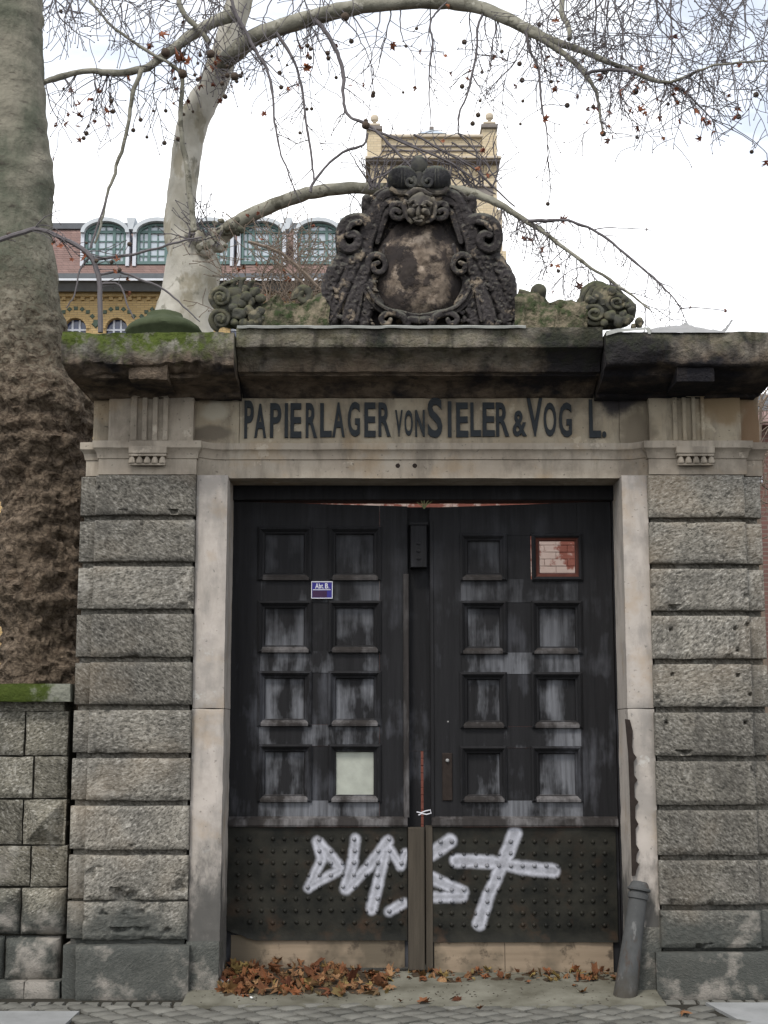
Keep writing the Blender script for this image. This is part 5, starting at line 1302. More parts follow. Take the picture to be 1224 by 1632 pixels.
LOOSE = [(610, 1581, .062, 'reddish leaf lying alone on the apron below the gate middle'), (672, 1596, .070, 'curled brown leaf on the cobbles below the meeting posts'), (733, 1592, .07, 'pale brown leaf at the edge of apron and cobbles, right of the curled leaf'),
         (1089, 1611, .072, 'orange leaf on the cobbles in front of the right pier'), (637, 1595, .035, 'tiny pink brown leaf beside the curled leaf on the cobbles'), (930, 1585, .06, 'flattened brown leaf beside the foot of the guard pipe'),
         (755, 1564, .055, 'brown leaf lying flat on the apron before the right leaf'), (915, 1578, .04, 'small torn leaf near the black plastic scrap'), (764, 1606, .04, 'small yellowish leaf between cobbles at the bottom edge'), (840, 1575, .035, 'small dark leaf on the middle of the apron')]
for i, (u, v, s, lab) in enumerate(LOOSE):
    p = ground_at(u, v, .03); p.z = (apz(p.x, p.y) if p.y > -.36 else .016) + .012
    o = place('fallen_leaf', LEAVES[(0, 4, 8, 3)[i % 4]], None, p, (random.gauss(0, .15), random.gauss(0, .15), random.uniform(0, 6.3)), s)
    tag(o, lab, 'leaf', 'loose leaves on the pavement')
gr_ = MB(); rg = random.Random(3)
for _ in range(240):
    u = rg.uniform(300, 1060); p = ground_at(u, rg.choice((rg.gauss(1590, 5), rg.uniform(1560, 1600))), .02)
    if p.y > .45: continue
    p.z = (apz(p.x, p.y) if p.y > -.36 else .012) + .002; gr_.blob(p, (rg.uniform(.003, .010), rg.uniform(.003, .010), rg.uniform(.002, .005)), 0, 1, 1)
tag(gr_.build('gravel', plain('grey_brown_grit', (0.085, 0.075, 0.06), 0.95, 0.6, 15, .3), smooth=False), 'fine dark grit scattered over the apron and its edge', 'grit', kind='stuff')
def scrap(name, mat, u, v, w, h, lab, cat, seed):
    p = ground_at(u, v, .02); p.z = (apz(p.x, p.y) if p.y > -.36 else .014) + .004
    b = MB(); r = random.Random(seed); n = 5; vs = []
    for j in range(n + 1):
        for i in range(n + 1):
            a, c = i / n - .5, j / n - .5
            vs.append((a * w + r.uniform(-.08, .08) * w, c * w * .8, h * (abs(a) * 1.6 + .3 * noise.noise(Vector((a * 5, c * 5, seed)))) + .002))
    b.add(vs, [(j * (n + 1) + i, j * (n + 1) + i + 1, (j + 1) * (n + 1) + i + 1, (j + 1) * (n + 1) + i) for j in range(n) for i in range(n)])
    tag(place(name, b.mesh(name, mat, smooth=False), None, p, (0, 0, r.uniform(0, 3))), lab, cat)
scrap('paper_scrap', M_PAPER, 360, 1581, .075, .05, 'folded white paper scrap on the ground at the foot of the left jamb', 'paper', 1)
scrap('paper_scrap', M_PAPER, 402, 1594, .03, .012, 'tiny white paper scrap on the apron edge below the leaf heap', 'paper', 2)
scrap('paper_scrap', M_PAPER, 584, 1553, .06, .03, 'white crumpled wrapper at the right end of the leaf heap', 'paper', 3)
scrap('plastic_scrap', M_BLACKP, 963, 1562, .11, .06, 'black plastic scrap lying in the corner beside the guard pipe', 'plastic', 4)
scrap('paper_scrap', M_PAPER, 768, 1556, .03, .015, 'small white crumb of paper under the right gate leaf', 'paper', 5)

# weeds on the gate top
wd = thing('weed_sprig', 'tiny pale green weed sprouting in the gap above the two gate leaves', 'weed', at(676, 808, DY))
for u1, v1, u2, v2 in ((668, 803, 664, 800), (672, 800, 671, 797), (681, 800, 684, 796), (684, 802, 690, 798), (676, 799, 677, 794)):
    b = MB(); b.tube([at(676, 811, DY - .01), at((676 + u1) / 2, (807 + v1) / 2, DY - .02), at(u1, v1, DY - .03), at(u2, v2, DY - .03)], [.003, .004, .004, .001], 5, flat=.4)
    b.build('blade', plain('pale_weed', (0.16, 0.18, 0.09), 0.7, 0.3, 20, 0.1) if 'pale_weed' not in bpy.data.materials else bpy.data.materials['pale_weed'], wd)

# ================================================================ TREES
def limb(b, pts, Y, n=8, k=4, dy=None, wob=0.0):
    """pts = (u, v, radius px); Y may change along the way; returns the sampled points"""
    sp = smooth_path([tuple(p) for p in pts], k); P = []; R = []; m = len(sp)
    for i, p in enumerate(sp):
        t = i / max(1, m - 1); y = Y + (dy or 0) * t
        P.append(at(p[0] + wob * noise.noise(Vector((i * .7, Y * 9, p[0] * .01))), p[1] + wob * noise.noise(Vector((i * .7, 5 + Y * 9, p[1] * .01))), y)); R.append(max(.35, p[2]) * pxm(y))
    b.tube(P, R, n); return [(p[0], p[1], Y + (dy or 0) * i / max(1, m - 1), p[2]) for i, p in enumerate(sp)]
rt = random.Random(21)
BALLS, TLV = [], []
def twig(b, u, v, Y, ang, length, r, depth=0, droop=0.0, bud=True):
    """a thin wandering twig in image-plane directions at its own distance; ang in degrees, 90 = down"""
    n = max(3, int(length / 9)); pts = []; a = ang; y = Y; dyv = rt.uniform(-.02, .02)
    for i in range(n + 1):
        t = i / n; pts.append((u, v, y, max(.58, r * (1 - .68 * t))))
        step = length / n
        u += step * cos(radians(a)); v += step * sin(radians(a)); y += dyv
        a += rt.gauss(0, 11); 
        if droop: a += (((90 - a + 180) % 360) - 180) * droop
    b.tube([at(p[0], p[1], p[2]) for p in pts], [p[3] * pxm(p[2]) for p in pts], 4 if r < 2 else 5)
    if depth > 0:
        for i in range(1, n):
            if rt.random() < .42:
                p = pts[i]; twig(b, p[0], p[1], p[2], a + rt.choice((-1, 1)) * rt.uniform(25, 65) if rt.random() < .5 else ang + rt.choice((-1, 1)) * rt.uniform(20, 60), length * rt.uniform(.25, .55), max(.45, p[3] * .65), depth - 1, droop * .6, bud)
    e = pts[-1]
    if bud and rt.random() < .2: BALLS.append((e[0], e[1] + 2, e[2], rt.uniform(2.2, 4.4)))
    elif bud and rt.random() < .22: TLV.append((e[0], e[1] + 3, e[2], rt.uniform(6, 11)))
    elif bud:
        b.blob(at(e[0], e[1], e[2]), 1.3 * pxm(e[2]), 0, 1, 1)
    return pts

# ---- the big old trunk on the left, behind the garden wall
old = thing('plane_tree', 'massive old plane trunk with rough brown bark behind the mossy garden wall', 'tree', at(62, 1100, 1.3))
old.location.z = 0
edge_r = [(-160, 66), (0, 70), (120, 72), (200, 78), (270, 87), (300, 89), (350, 84), (420, 90), (480, 98), (530, 106), (570, 116), (600, 126), (640, 151), (680, 153), (715, 152), (745, 145), (790, 142), (830, 141), (900, 138), (1000, 134), (1080, 131), (1200, 122), (1330, 140)]
edge_l = [(-160, -62), (0, -58), (200, -60), (400, -62), (520, -58), (640, -40), (720, -22), (790, 0), (860, 1), (960, -8), (1010, 0), (1080, -6), (1200, -12), (1330, -40)]
def lerp(tab, v):
    for (a, x), (c, y) in zip(tab[:-1], tab[1:]):
        if v <= c: t = max(0, (v - a) / (c - a)); return x + (y - x) * t
    return tab[-1][1]
b = MB(); NA = 170; rows2 = []; vs = []
vv = [-160 + i * 4.6 for i in range(int(1490 / 4.6) + 1)]
for v in vv:
    el, er = lerp(edge_l, v), lerp(edge_r, v); TY = 1.35
    c = at((el + er) / 2, v, TY); r = (er - el) / 2 * pxm(TY) * .985
    rough = max(0.12, min(1, (v - 430) / 220))
    for q in range(NA):
        w = 2 * pi * q / NA; d = Vector((cos(w), sin(w) * .92, 0)); p = c + d * r; s = p * 3.2
        k = .075 * rough * fbm(s * .8, 3) - .055 * rough * abs(noise.noise(Vector((p.x * 8, p.y * 8, p.z * 13)))) + .030 * rough * abs(noise.noise(Vector((p.x * 15, p.y * 15, p.z * 24)))) + .010 * rough * noise.noise(Vector((p.x * 30, p.y * 30, p.z * 50))) + .05 * rough * (.5 - abs(noise.noise(Vector((p.x * 2.2, p.y * 2.2, p.z * 5.5))))) + .012 * noise.noise(Vector((p.x * 4, p.y * 4, p.z * 9)))
        k += .022 * rough * (1 if noise.noise(Vector((p.x * 6, p.y * 6, p.z * 11)) + Vector((0, 0, .02))) > .12 else 0)
        ridge = sin(p.z * 14 + 2.4 * noise.noise(s * .7)); k += .014 * max(0, ridge) ** 3 * (1 - .5 * rough)
        vs.append(p + d * (k - .03 * rough))
m = len(vv)
b.add(vs, [(i * NA + q, i * NA + (q + 1) % NA, (i + 1) * NA + (q + 1) % NA, (i + 1) * NA + q) for i in range(m - 1) for q in range(NA)])
b.build('trunk', M_BARK_OLD, old, angle=80)
b = MB()
main = limb(b, [(-30, 392, 4), (30, 372, 4), (62, 366, 3.6), (100, 381, 3.8), (138, 402, 4.2), (155, 430, 4.4), (159, 470, 4.2), (160, 530, 4.4)], .62, 7, wob=1.5)
limb(b, [(150, 413, 2.8), (200, 407, 2.4), (250, 396, 2), (285, 386, 1.8), (322, 378, 1.2)], .62, 6, wob=2); limb(b, [(157, 438, 2.2), (190, 434, 2), (222, 444, 2), (262, 462, 1.8), (292, 488, 1.5), (318, 512, 1)], .62, 6, wob=2)
limb(b, [(146, 405, 2), (128, 430, 1.6), (118, 470, 1.4), (106, 490, 1)], .62, 5, wob=2); limb(b, [(160, 452, 2), (190, 455, 1.8), (205, 490, 1.4), (214, 508, .8)], .62, 5, wob=2)
limb(b, [(172, 310, 1.6), (158, 350, 1.8), (144, 395, 2.2)], .62, 5, wob=2)
for i in range(16):
    p = rt.choice(main); twig(b, p[0], p[1], p[2], rt.uniform(-60, 70), rt.uniform(25, 70), 1.1, 1, .04)
b.build('young_branch', M_TWIG, old)

# ---- the pale plane in the courtyard
TY2 = 4.0
pale = thing('plane_tree', 'pale smooth plane tree leaning over the gateway with drooping limbs and seed balls', 'tree', at(290, 1100, TY2)); pale.location.z = 0
cen = [(1350, 300, 62), (900, 296, 56), (600, 293, 56), (530, 291, 52), (500, 294, 47), (470, 300, 43), (430, 306, 44), (400, 302, 40), (380, 293, 32), (350, 287, 25.5), (320, 289, 24.5), (290, 291, 25), (250, 297, 24), (220, 303, 25), (180, 316, 25), (140, 334, 22.5), (100, 353, 21.5), (60, 368, 20), (0, 384, 20), (-60, 398, 19), (-160, 420, 18)]
b = MB(); sp = smooth_path([(v, u, r) for v, u, r in cen], 4); P = [at(u, v, TY2) for v, u, r in sp]; R = [r * pxm(TY2) for v, u, r in sp]
b.tube(P, R, 32); b.jitter(.035, 2.2, 3); b.jitter(.01, 9, 3)
for u, v, r in ((318, 380, 15), (336, 388, 14), (304, 374, 10), (350, 392, 12), (326, 398, 14), (338, 372, 9)):
    b.blob(at(u, v, TY2 - .22), r * pxm(TY2), .3, 9, 3)
b.build('trunk', M_BARK_PALE, pale, angle=80)
LIMBS = {}
def big(name, pts, Y, dy=0, mat=M_LIMB, n=12, k=5, wob=1.2):
    b = MB(); s = limb(b, pts, Y, n, k, dy, wob); b.jitter(.010, 7, 3); b.build('limb', mat, pale, angle=80); LIMBS[name] = s; return s
big('A', [(298, 404, 12), (326, 394, 15.5), (348, 379, 15), (375, 358, 12.5), (410, 338, 11.5), (450, 322, 11), (500, 306, 10.5), (560, 300, 10), (625, 301, 10), (700, 302, 9), (745, 306, 7.8), (782, 319, 6.4), (820, 340, 5), (860, 366, 4), (900, 396, 3.2), (950, 432, 2.4), (1000, 466, 2.2), (1034, 492, 1.2)], TY2 + .02, -1.3)
b = MB(); rb_ = random.Random(8)
for _ in range(34):
    t = rb_.random(); b.blob(at(318 + 62 * t + rb_.gauss(0, 5), 388 - 30 * t + rb_.gauss(0, 9), TY2 - .2 - .1 * rb_.random()), rb_.uniform(4, 10) * (1.1 - .5 * t) * pxm(TY2), .4, 12, 2)
b.jitter(.02, 8, 3); b.build('burl', M_BARK_OLD, pale, angle=80)['kind'] = 'stuff'
big('A2', [(842, 352, 3), (870, 352, 2.8), (905, 352, 2.5), (945, 366, 2.3), (985, 395, 2.2), (1020, 425, 2), (1055, 455, 1.6), (1085, 492, 1)], TY2 - 1, -.2, M_TWIG, 6)
big('B', [(345, 122, 9), (356, 101, 14), (377, 82, 15), (405, 60, 14.5), (450, 42, 14), (500, 28, 13.5), (550, 15, 13), (620, 5, 12.5), (700, 3, 12), (760, 11, 11), (800, 26, 10.5), (840, 46, 9.5), (866, 60, 8)], TY2 + .02, -1.3)
big('B1', [(862, 58, 7), (885, 66, 6.5), (925, 80, 5.5), (960, 95, 4.8), (1000, 110, 4.2), (1022, 120, 3.6), (1058, 131, 3), (1085, 126, 2.6), (1120, 110, 2.2), (1165, 101, 1.8), (1240, 96, 1.4)], TY2 - 1.3, -.4, M_LIMB, 8)
big('B2', [(845, 52, 7), (880, 72, 6), (905, 90, 5.4), (930, 114, 5), (942, 132, 3.6), (952, 155, 2.6), (957, 180, 2), (961, 212, 1.2)], TY2 - 1.3, -.2, M_LIMB, 8)
big('B3', [(932, 116, 3), (965, 112, 3), (1000, 113, 2.6), (1040, 124, 2.4), (1085, 142, 2), (1110, 165, 1.6), (1135, 190, 1)], TY2 - 1.5, 0, M_TWIG, 6)
big('B4', [(908, 62, 4.2), (906, 40, 4.5), (898, 28, 5), (895, 10, 5), (897, -20, 5)], TY2 - 1.5, .3, M_LIMB, 8)
big('C', [(374, 24, 11), (335, 38, 9.5), (295, 64, 8.5), (258, 92, 7.5), (228, 110, 6.2), (180, 117, 5.6), (140, 113, 5.2), (100, 122, 5), (65, 132, 4.6), (10, 152, 4.2), (-60, 175, 4)], TY2 - .3, -.8)
big('C1', [(226, 110, 4.5), (212, 150, 3.8), (206, 190, 3.4), (196, 232, 3.2), (180, 285, 2.8), (168, 322, 2.6), (163, 350, 2.2), (152, 388, 1.6)], TY2 - .9, 0, M_LIMB, 7)
big('D', [(309, 368, 6), (306, 340, 5.6), (302, 300, 5), (297, 262, 4.5), (290, 220, 4.2), (288, 170, 3.8), (291, 128, 3.6), (275, 105, 3.2), (240, 84, 2.8), (200, 58, 2.6), (165, 28, 2.4), (130, -20, 2)], TY2 - .55, -.1, M_LIMB, 7)
big('E', [(333, 66, 5), (316, 45, 5), (298, 28, 4.5), (286, 8, 4.2), (283, -20, 4)], TY2 - .5, 0, M_LIMB, 7)
big('F', [(502, 32, 4.4), (522, 55, 3.8), (540, 92, 3.4), (548, 122, 3.2), (547, 150, 2.9), (551, 175, 2.7), (560, 188, 2.6), (590, 202, 2.6), (612, 222, 2.3), (640, 250, 2.2), (655, 268, 1.5)], TY2 - .6, -.2, M_TWIG, 7)
big('F2', [(585, 212, 2.4), (578, 230, 2.2), (545, 244, 2.2), (516, 268, 2.2), (500, 292, 2.6), (494, 306, 3)], TY2 - .7, 0, M_TWIG, 6)
big('G', [(440, 52, 3.2), (462, 85, 2.8), (475, 115, 2.5), (484, 160, 2.3), (489, 205, 2.1), (496, 250, 2), (501, 290, 1.6)], TY2 - .5, 0, M_TWIG, 6)
big('H', [(365, -10, 3), (378, 25, 3), (392, 52, 3), (412, 88, 2.8), (426, 110, 2.6), (434, 150, 2.2), (438, 195, 2), (446, 240, 1.8), (462, 280, 1.4), (470, 310, 1)], TY2 - .6, 0, M_TWIG, 6)
big('I', [(712, 4, 1.8), (690, 26, 1.6), (686, 45, 1.8), (690, 70, 1.8), (685, 100, 1.6), (684, 135, 1.3), (686, 200, .8)], TY2 - 1, 0, M_TWIG, 5)
big('J', [(775, 14, 2.2), (762, 42, 2.2), (760, 80, 2.2), (752, 118, 2), (745, 150, 1.8), (733, 182, 1.6), (730, 212, 1.2)], TY2 - 1, 0, M_TWIG, 5)
big('K', [(838, 50, 3), (846, 82, 2.6), (858, 108, 2.4), (861, 145, 2), (864, 175, 1.6), (872, 212, 1.2), (873, 255, .7)], TY2 - 1.2, 0, M_TWIG, 5)
b = MB()
# drooping twigs under the limbs
def hang(name, n, lo, hi, ln, r, depth=1, aw=30, dr=.10):
    s = LIMBS[name]; i0, i1 = int(lo * len(s)), int(hi * len(s)) - 1
    for _ in range(n):
        p = s[rt.randint(i0, i1)]; twig(b, p[0], p[1], p[2], 90 + rt.gauss(0, aw), rt.uniform(*ln), r, depth, dr)
hang('B', 34, .12, 1, (30, 150), 1.3); hang('C', 40, .05, .8, (25, 130), 1.2, 1, 45); hang('B1', 26, 0, 1, (30, 110), 1.3, 1, 45); hang('B3', 14, 0, 1, (25, 80), 1.2); hang('B2', 9, 0, 1, (25, 70), 1.1)
hang('A', 36, .66, 1, (20, 80), 1.0, 1, 40); hang('A2', 26, .05, 1, (15, 60), .9, 1, 40); hang('A', 14, .2, .6, (20, 70), 1.0, 1, 40); hang('F', 10, 0, 1, (20, 60), 1.1, 1, 50); hang('G', 10, 0, 1, (20, 60), 1.0, 1, 45); hang('H', 9, .1, 1, (20, 60), .9, 1, 50)
hang('K', 7, 0, 1, (20, 60), .9); hang('D', 8, .5, 1, (20, 60), 1.0, 1, 60); hang('J', 8, .1, .8, (15, 50), .9, 1, 50)
# small stuff above the limbs, coming in from the crown overhead
for _ in range(50): twig(b, rt.uniform(850, 1235), rt.uniform(-60, 20), TY2 - rt.uniform(.5, 2.2), rt.gauss(95, 25), rt.uniform(60, 210), rt.uniform(.9, 2.0), 2 if rt.random() < .75 else 1, .05)
for _ in range(34): twig(b, rt.uniform(960, 1240), rt.uniform(20, 150), TY2 - rt.uniform(.5, 2.2), rt.gauss(95, 50), rt.uniform(40, 110), 1.0, 1, .03)
for _ in range(46): twig(b, rt.uniform(75, 400), rt.uniform(-40, 10), TY2 - rt.uniform(0, 1.0), rt.gauss(95, 35), rt.uniform(50, 130), rt.uniform(.9, 1.6), 2 if rt.random() < .6 else 1, .04)
for _ in range(10): twig(b, rt.uniform(400, 560), rt.uniform(-40, 0), TY2 - rt.uniform(0, 1.0), rt.gauss(90, 25), rt.uniform(50, 120), 1.2, 1, .04)
# twigs rising and tangling over the tower and behind the cartouche
for _ in range(34): twig(b, rt.uniform(585, 790), rt.uniform(295, 303), TY2 - .7, rt.gauss(-90, 35), rt.uniform(50, 110), 1.6, 1, .02)
for (u0, v0, u1, v1, r) in ((585, 205, 690, 262, 2), (600, 210, 790, 310, 2.4), (660, 215, 820, 330, 2.2), (590, 290, 700, 240, 1.6), (720, 228, 800, 300, 1.5), (590, 255, 660, 245, 1.4)):
    limb(b, [(u0, v0, r), ((u0 + u1) / 2 + 8, (v0 + v1) / 2 - 10, r * .9), (u1, v1, r * .6)], TY2 - .75, 5, 5, 0, 4)
# twiggy tuft on the collar of the trunk
for _ in range(20): twig(b, rt.uniform(300, 352), rt.uniform(368, 395), TY2 - .3, rt.gauss(-80, 50), rt.uniform(25, 75), 1.2, 1, 0)
hang('I', 8, .2, .9, (15, 60), .8, 1, 50)
hang('J', 6, .2, .9, (15, 60), .8, 1, 50); hang('A', 16, .45, .75, (30, 90), .8, 1, 60)
BALL_SPOTS = ((336, 86, 7), (374, 122, 7.2), (291, 118, 8), (264, 84, 8), (354, 133, 4), (550, 27, 7.5), (583, 200, 7), (740, 67, 4.6), (904, 168, 4.6), (961, 213, 5.2), (964, 115, 4.5), (1013, 146, 5.5), (962, 72, 5), (1154, 98, 4.2), (1221, 84, 6), (1108, 53, 3.5), (1205, 151, 5), (1177, 186, 4.6), (937, 47, 3), (494, 92, 4), (495, 78, 3.6), (1065, 166, 3.2), (832, 128, 4.5), (97, 18, 3.4), (873, 325, 3.6), (890, 432, 3.4), (1198, 242, 3.6), (1015, 219, 3))
LEAF_SPOTS = ((256, 54, 15), (288, 92, 16), (300, 100, 12), (487, 108, 13), (957, 122, 15), (948, 172, 12), (936, 175, 9), (1020, 106, 11), (1013, 138, 9), (1008, 125, 8), (790, 92, 10), (800, 96, 9), (715, 9, 8), (790, 26, 8), (897, 352, 12), (1198, 62, 13), (1180, 105, 10), (1077, 58, 11), (1175, 172, 9), (1222, 260, 10), (1057, 220, 7), (890, 130, 7), (1000, 134, 8), (705, 225, 7), (770, 240, 9), (775, 280, 9), (762, 268, 8), (1032, 366, 6), (1098, 490, 6), (1158, 496, 7), (277, 166, 6), (1022, 128, 9), (1066, 60, 7), (975, 92, 7), (1030, 80, 7))
near = [p for k in LIMBS for p in LIMBS[k]]
keep = []
for spots in (BALL_SPOTS, LEAF_SPOTS):              # every hanging ball and leaf gets a stalk to the nearest branch above it
    ok = []
    for u, v, r in spots:
        cand = [p for p in near if p[1] < v + 4]
        p = min(cand, key=lambda p: (p[0] - u) ** 2 + (p[1] - v) ** 2); d = sqrt((p[0] - u) ** 2 + (p[1] - v) ** 2)
        if d > 170: continue
        ok.append((u, v, r))
        if d > r: limb(b, [(p[0], p[1], 1.1), (p[0] + (u - p[0]) * .35 + rt.uniform(-6, 6), p[1] + (v - p[1]) * .25 - d * .04, .9), (u + rt.uniform(-5, 5) * min(1, d / 40), p[1] + (v - p[1]) * .7, .75), (u, v, .6)], p[2], 4, 5, TY2 - .92 - p[2], 1.5)
    keep.append(ok)
BALL_SPOTS, LEAF_SPOTS = keep
o = b.build('twigs', M_TWIG, pale); o['kind'] = 'stuff'
ball_me = MB(); ball_me.blob((0, 0, 0), 1, .08, 5, 2); ball_me = ball_me.mesh('seed_ball', M_BALL)
for u, v, r in BALL_SPOTS:
    place('seed_ball', ball_me, pale, at(u, v, TY2 - .9), (0, 0, u), r * pxm(TY2 - .9))
for u, v, Y, r in BALLS[:80]: place('seed_ball', ball_me, pale, at(u, v, Y), (0, 0, u), r * pxm(Y))
TL = [leaf_mesh('hanging_leaf', M_TLEAF, c, i + 20) for i, c in enumerate((.8, 1.3, -.9, 1.7))]
for u, v, s in LEAF_SPOTS:
    place('leaf', rt.choice(TL), pale, at(u, v, TY2 - .95), (rt.uniform(0, 6), rt.uniform(0, 6), rt.uniform(0, 6)), s * pxm(TY2 - .95))
for u, v, Y, s in TLV[:120]: place('leaf', rt.choice(TL), pale, at(u, v, Y), (rt.uniform(0, 6), rt.uniform(0, 6), rt.uniform(0, 6)), s * pxm(Y))

# ---- bare shrub with a few orange leaves behind the left carving
BALLS, TLV = [], []
sh = thing('bare_shrub', 'bare pale-twigged shrub with a few orange leaves behind the left stone carving', 'shrub', at(470, 560, 2.2)); sh.location.z = 0
b = MB(); b.tube([Vector((at(470, 560, 2.2).x, 2.2, 0)), at(470, 560, 2.2)], [.06, .04], 8)
for _ in range(46):
    u = rt.uniform(385, 540); b.tube([at(470, 562, 2.2), at(u, 520, 2.2 + rt.uniform(-.3, .3))], [.012, .009], 4)
    twig(b, u, 520, 2.2 + rt.uniform(-.3, .3), rt.gauss(-92, 16), rt.uniform(60, 175), rt.uniform(1.0, 2.3), 1 if rt.random() < .6 else 2, 0)
for (a) in ([(395, 385, 2.4), (440, 400, 3), (480, 430, 3), (520, 470, 3), (560, 500, 3)], [(430, 410, 1.5), (470, 440, 2), (505, 475, 2), (540, 510, 2)]): limb(b, a, 1.9, 6, wob=2)
b.build('stems', M_REDTWIG, sh)
for u, v, s in ((412, 341, 7), (418, 383, 9), (438, 405, 6), (455, 432, 9), (460, 445, 9), (390, 425, 7), (378, 430, 7), (402, 447, 6), (500, 360, 6), (545, 356, 6), (475, 390, 5), (465, 470, 7), (450, 478, 7), (395, 345, 6), (385, 445, 6), (425, 470, 6), (545, 405, 5), (410, 420, 6)):
    place('leaf', rt.choice(TL), sh, at(u, v, 2.1), (rt.uniform(0, 6), rt.uniform(0, 6), rt.uniform(0, 6)), s * pxm(2.1))
# ---- bare bush at the right edge
rb = thing('bare_shrub', 'dense bare bush at the right edge beside the end of the gateway', 'shrub', at(1210, 900, 2.6)); rb.location.z = 0
b = MB(); p0 = at(1206, 760, 2.6); b.tube([Vector((p0.x, 2.6, 0)), p0, at(1211, 690, 2.6), at(1213, 640, 2.6)], [.035, .022, .017, .01], 7)
for _ in range(70): twig(b, rt.uniform(1190, 1250), rt.uniform(640, 860), 2.6 + rt.uniform(-.3, .3), rt.gauss(-80, 40), rt.uniform(25, 80), rt.uniform(.8, 1.8), 1, 0, False)
b.build('stems', M_REDTWIG, rb)

# ================================================================ BUILDINGS BEHIND
# ---- yellow brick house with dormers
AY = 34.0
hA = thing('brick_house', 'yellow brick house with green glazed tiles, red tile mansard and zinc dormers behind the trees', 'house', (X(250, 600, AY), AY, 0))
uL, uR = -420, 596
def part(name, mat, fn, root, smooth=False, angle=35):
    b = MB(); fn(b); return b.build(name, mat, root, smooth=smooth, angle=angle)
rad = 17.5 * pxm(AY); cs = [120 + 66 * i for i in range(-8, 7)]; zsp = Z(524, AY)
b = MB(); xl0, xr0 = X(uL, 600, AY), X(uR, 600, AY); ztop = Z(464, AY); prev = xl0
cz = sorted(X(u, 520, AY) for u in cs)
for x in cz:
    if x - rad < xl0 or x + rad > xr0: continue
    b.add([(prev, AY, 0), (x - rad, AY, 0), (x - rad, AY, ztop), (prev, AY, ztop)], [(0, 1, 2, 3)])
    n = 14
    for i in range(n):
        a0, a1 = pi - pi * i / n, pi - pi * (i + 1) / n
        p, q = (x + rad * cos(a0), zsp + rad * sin(a0)), (x + rad * cos(a1), zsp + rad * sin(a1))
        b.add([(p[0], AY, p[1]), (q[0], AY, q[1]), (q[0], AY, ztop), (p[0], AY, ztop), (p[0], AY + .2, p[1]), (q[0], AY + .2, q[1])], [(0, 1, 2, 3), (0, 4, 5, 1)])
    zs = zsp - 1.5
    b.add([(x - rad, AY, 0), (x + rad, AY, 0), (x + rad, AY, zs), (x - rad, AY, zs)], [(0, 1, 2, 3)])
    for s in (-1, 1): b.add([(x + s * rad, AY, zs), (x + s * rad, AY + .2, zs), (x + s * rad, AY + .2, zsp), (x + s * rad, AY, zsp)], [(0, 1, 2, 3)])
    prev = x + rad
b.add([(prev, AY, 0), (xr0, AY, 0), (xr0, AY, ztop), (prev, AY, ztop)], [(0, 1, 2, 3)])
for x in (xl0, xr0): b.add([(x, AY, 0), (x, AY + 9, 0), (x, AY + 9, ztop), (x, AY, ztop)], [(0, 1, 2, 3)])
b.build('wall', M_YBRICK, hA, smooth=False)
gt = MB(); s = 3.1 * pxm(AY); gt.cbox(-s, s, -.02, .02, -s, s, .02); gt = gt.mesh('glazed_tile', M_GTILE, smooth=False)
for x in cz:
    if not (X(60, 520, AY) < x < X(480, 520, AY)): continue
    b = MB(); n = 14; outr = rad * 1.38
    for rr0, rr1, y in ((rad * 1.02, rad * 1.2, AY - .05), (rad * 1.2, rad * 1.42, AY - .025)):
        for i in range(n):
            a0, a1 = pi - pi * i / n + .0, pi - pi * (i + 1) / n
            pts = [(x + r * cos(a), zsp + r * sin(a)) for r, a in ((rr0, a0), (rr1, a0), (rr1, a1 + .01), (rr0, a1 + .01))]
            b.plate(pts, y, AY + .01)
    b.build('arch', M_STONEBAND if False else M_YBRICK, hA, smooth=False)
    b = MB(); b.box(x - rad, x + rad, AY + .17, AY + .2, zsp - 1.5, zsp + rad); wn = b.build('window_pane', M_GLASSB, hA, smooth=False)
    b = MB()
    for dx in (-.33, .33): b.box(x + dx * rad - .03, x + dx * rad + .03, AY + .13, AY + .168, zsp - 1.5, zsp + rad * .93)
    b.box(x - rad, x + rad, AY + .135, AY + .166, zsp - .03, zsp + .03); b.build('glazing_bar', M_CHEEK, wn, smooth=False)
    for i in range(9):
        a = radians(20 + 140 * i / 8); r = rad * 1.95
        if abs(r * cos(a)) > 33 * pxm(AY): r = 33 * pxm(AY) / abs(cos(a))
        place('glazed_tile', gt, hA, (x + r * cos(a), AY - .012, zsp + r * sin(a)), (0, pi / 4 if i % 2 else 0, 0))
    place('glazed_tile', gt, hA, (x + 33 * pxm(AY), AY - .012, zsp + .15), (0, pi / 4, 0), 1.6)
part('dentil_band', M_YBRICK, lambda b: (b.box(xl0, xr0, AY - .12, AY, Z(474, AY), Z(466, AY)), [b.box(x, x + .12, AY - .08, AY, Z(479, AY), Z(474, AY) - .002) for x in [xl0 + .3 * i for i in range(int((xr0 - xl0) / .3))]]), hA)
def fz(b):
    b.prism([(AY, Z(466, AY) + .002), (AY - .35, Z(464, AY - .35)), (AY - .55, Z(452, AY - .55)), (AY - .6, Z(447, AY - .6)), (AY + .3, Z(447, AY - .6))], xl0 - .2, xr0 + .2)
part('eaves', M_SLATE, fz, hA)
part('gutter', M_SLATE, lambda b: b.prism([(AY - .62, Z(446, AY - .62)), (AY - .80, Z(443, AY - .8)), (AY - .82, Z(435.5, AY - .82)), (AY - .6, Z(435.5, AY - .82)), (AY - .5, Z(446, AY - .62))], xl0 - .2, xr0 + .2), hA)
part('gutter_rim', M_GUTTER, lambda b: b.prism([(AY - .63, Z(447.5, AY - .62)), (AY - .80, Z(447, AY - .8)), (AY - .8, Z(443.5, AY - .8)), (AY - .62, Z(446, AY - .62) - .002)], xl0 - .2, xr0 + .2), hA)
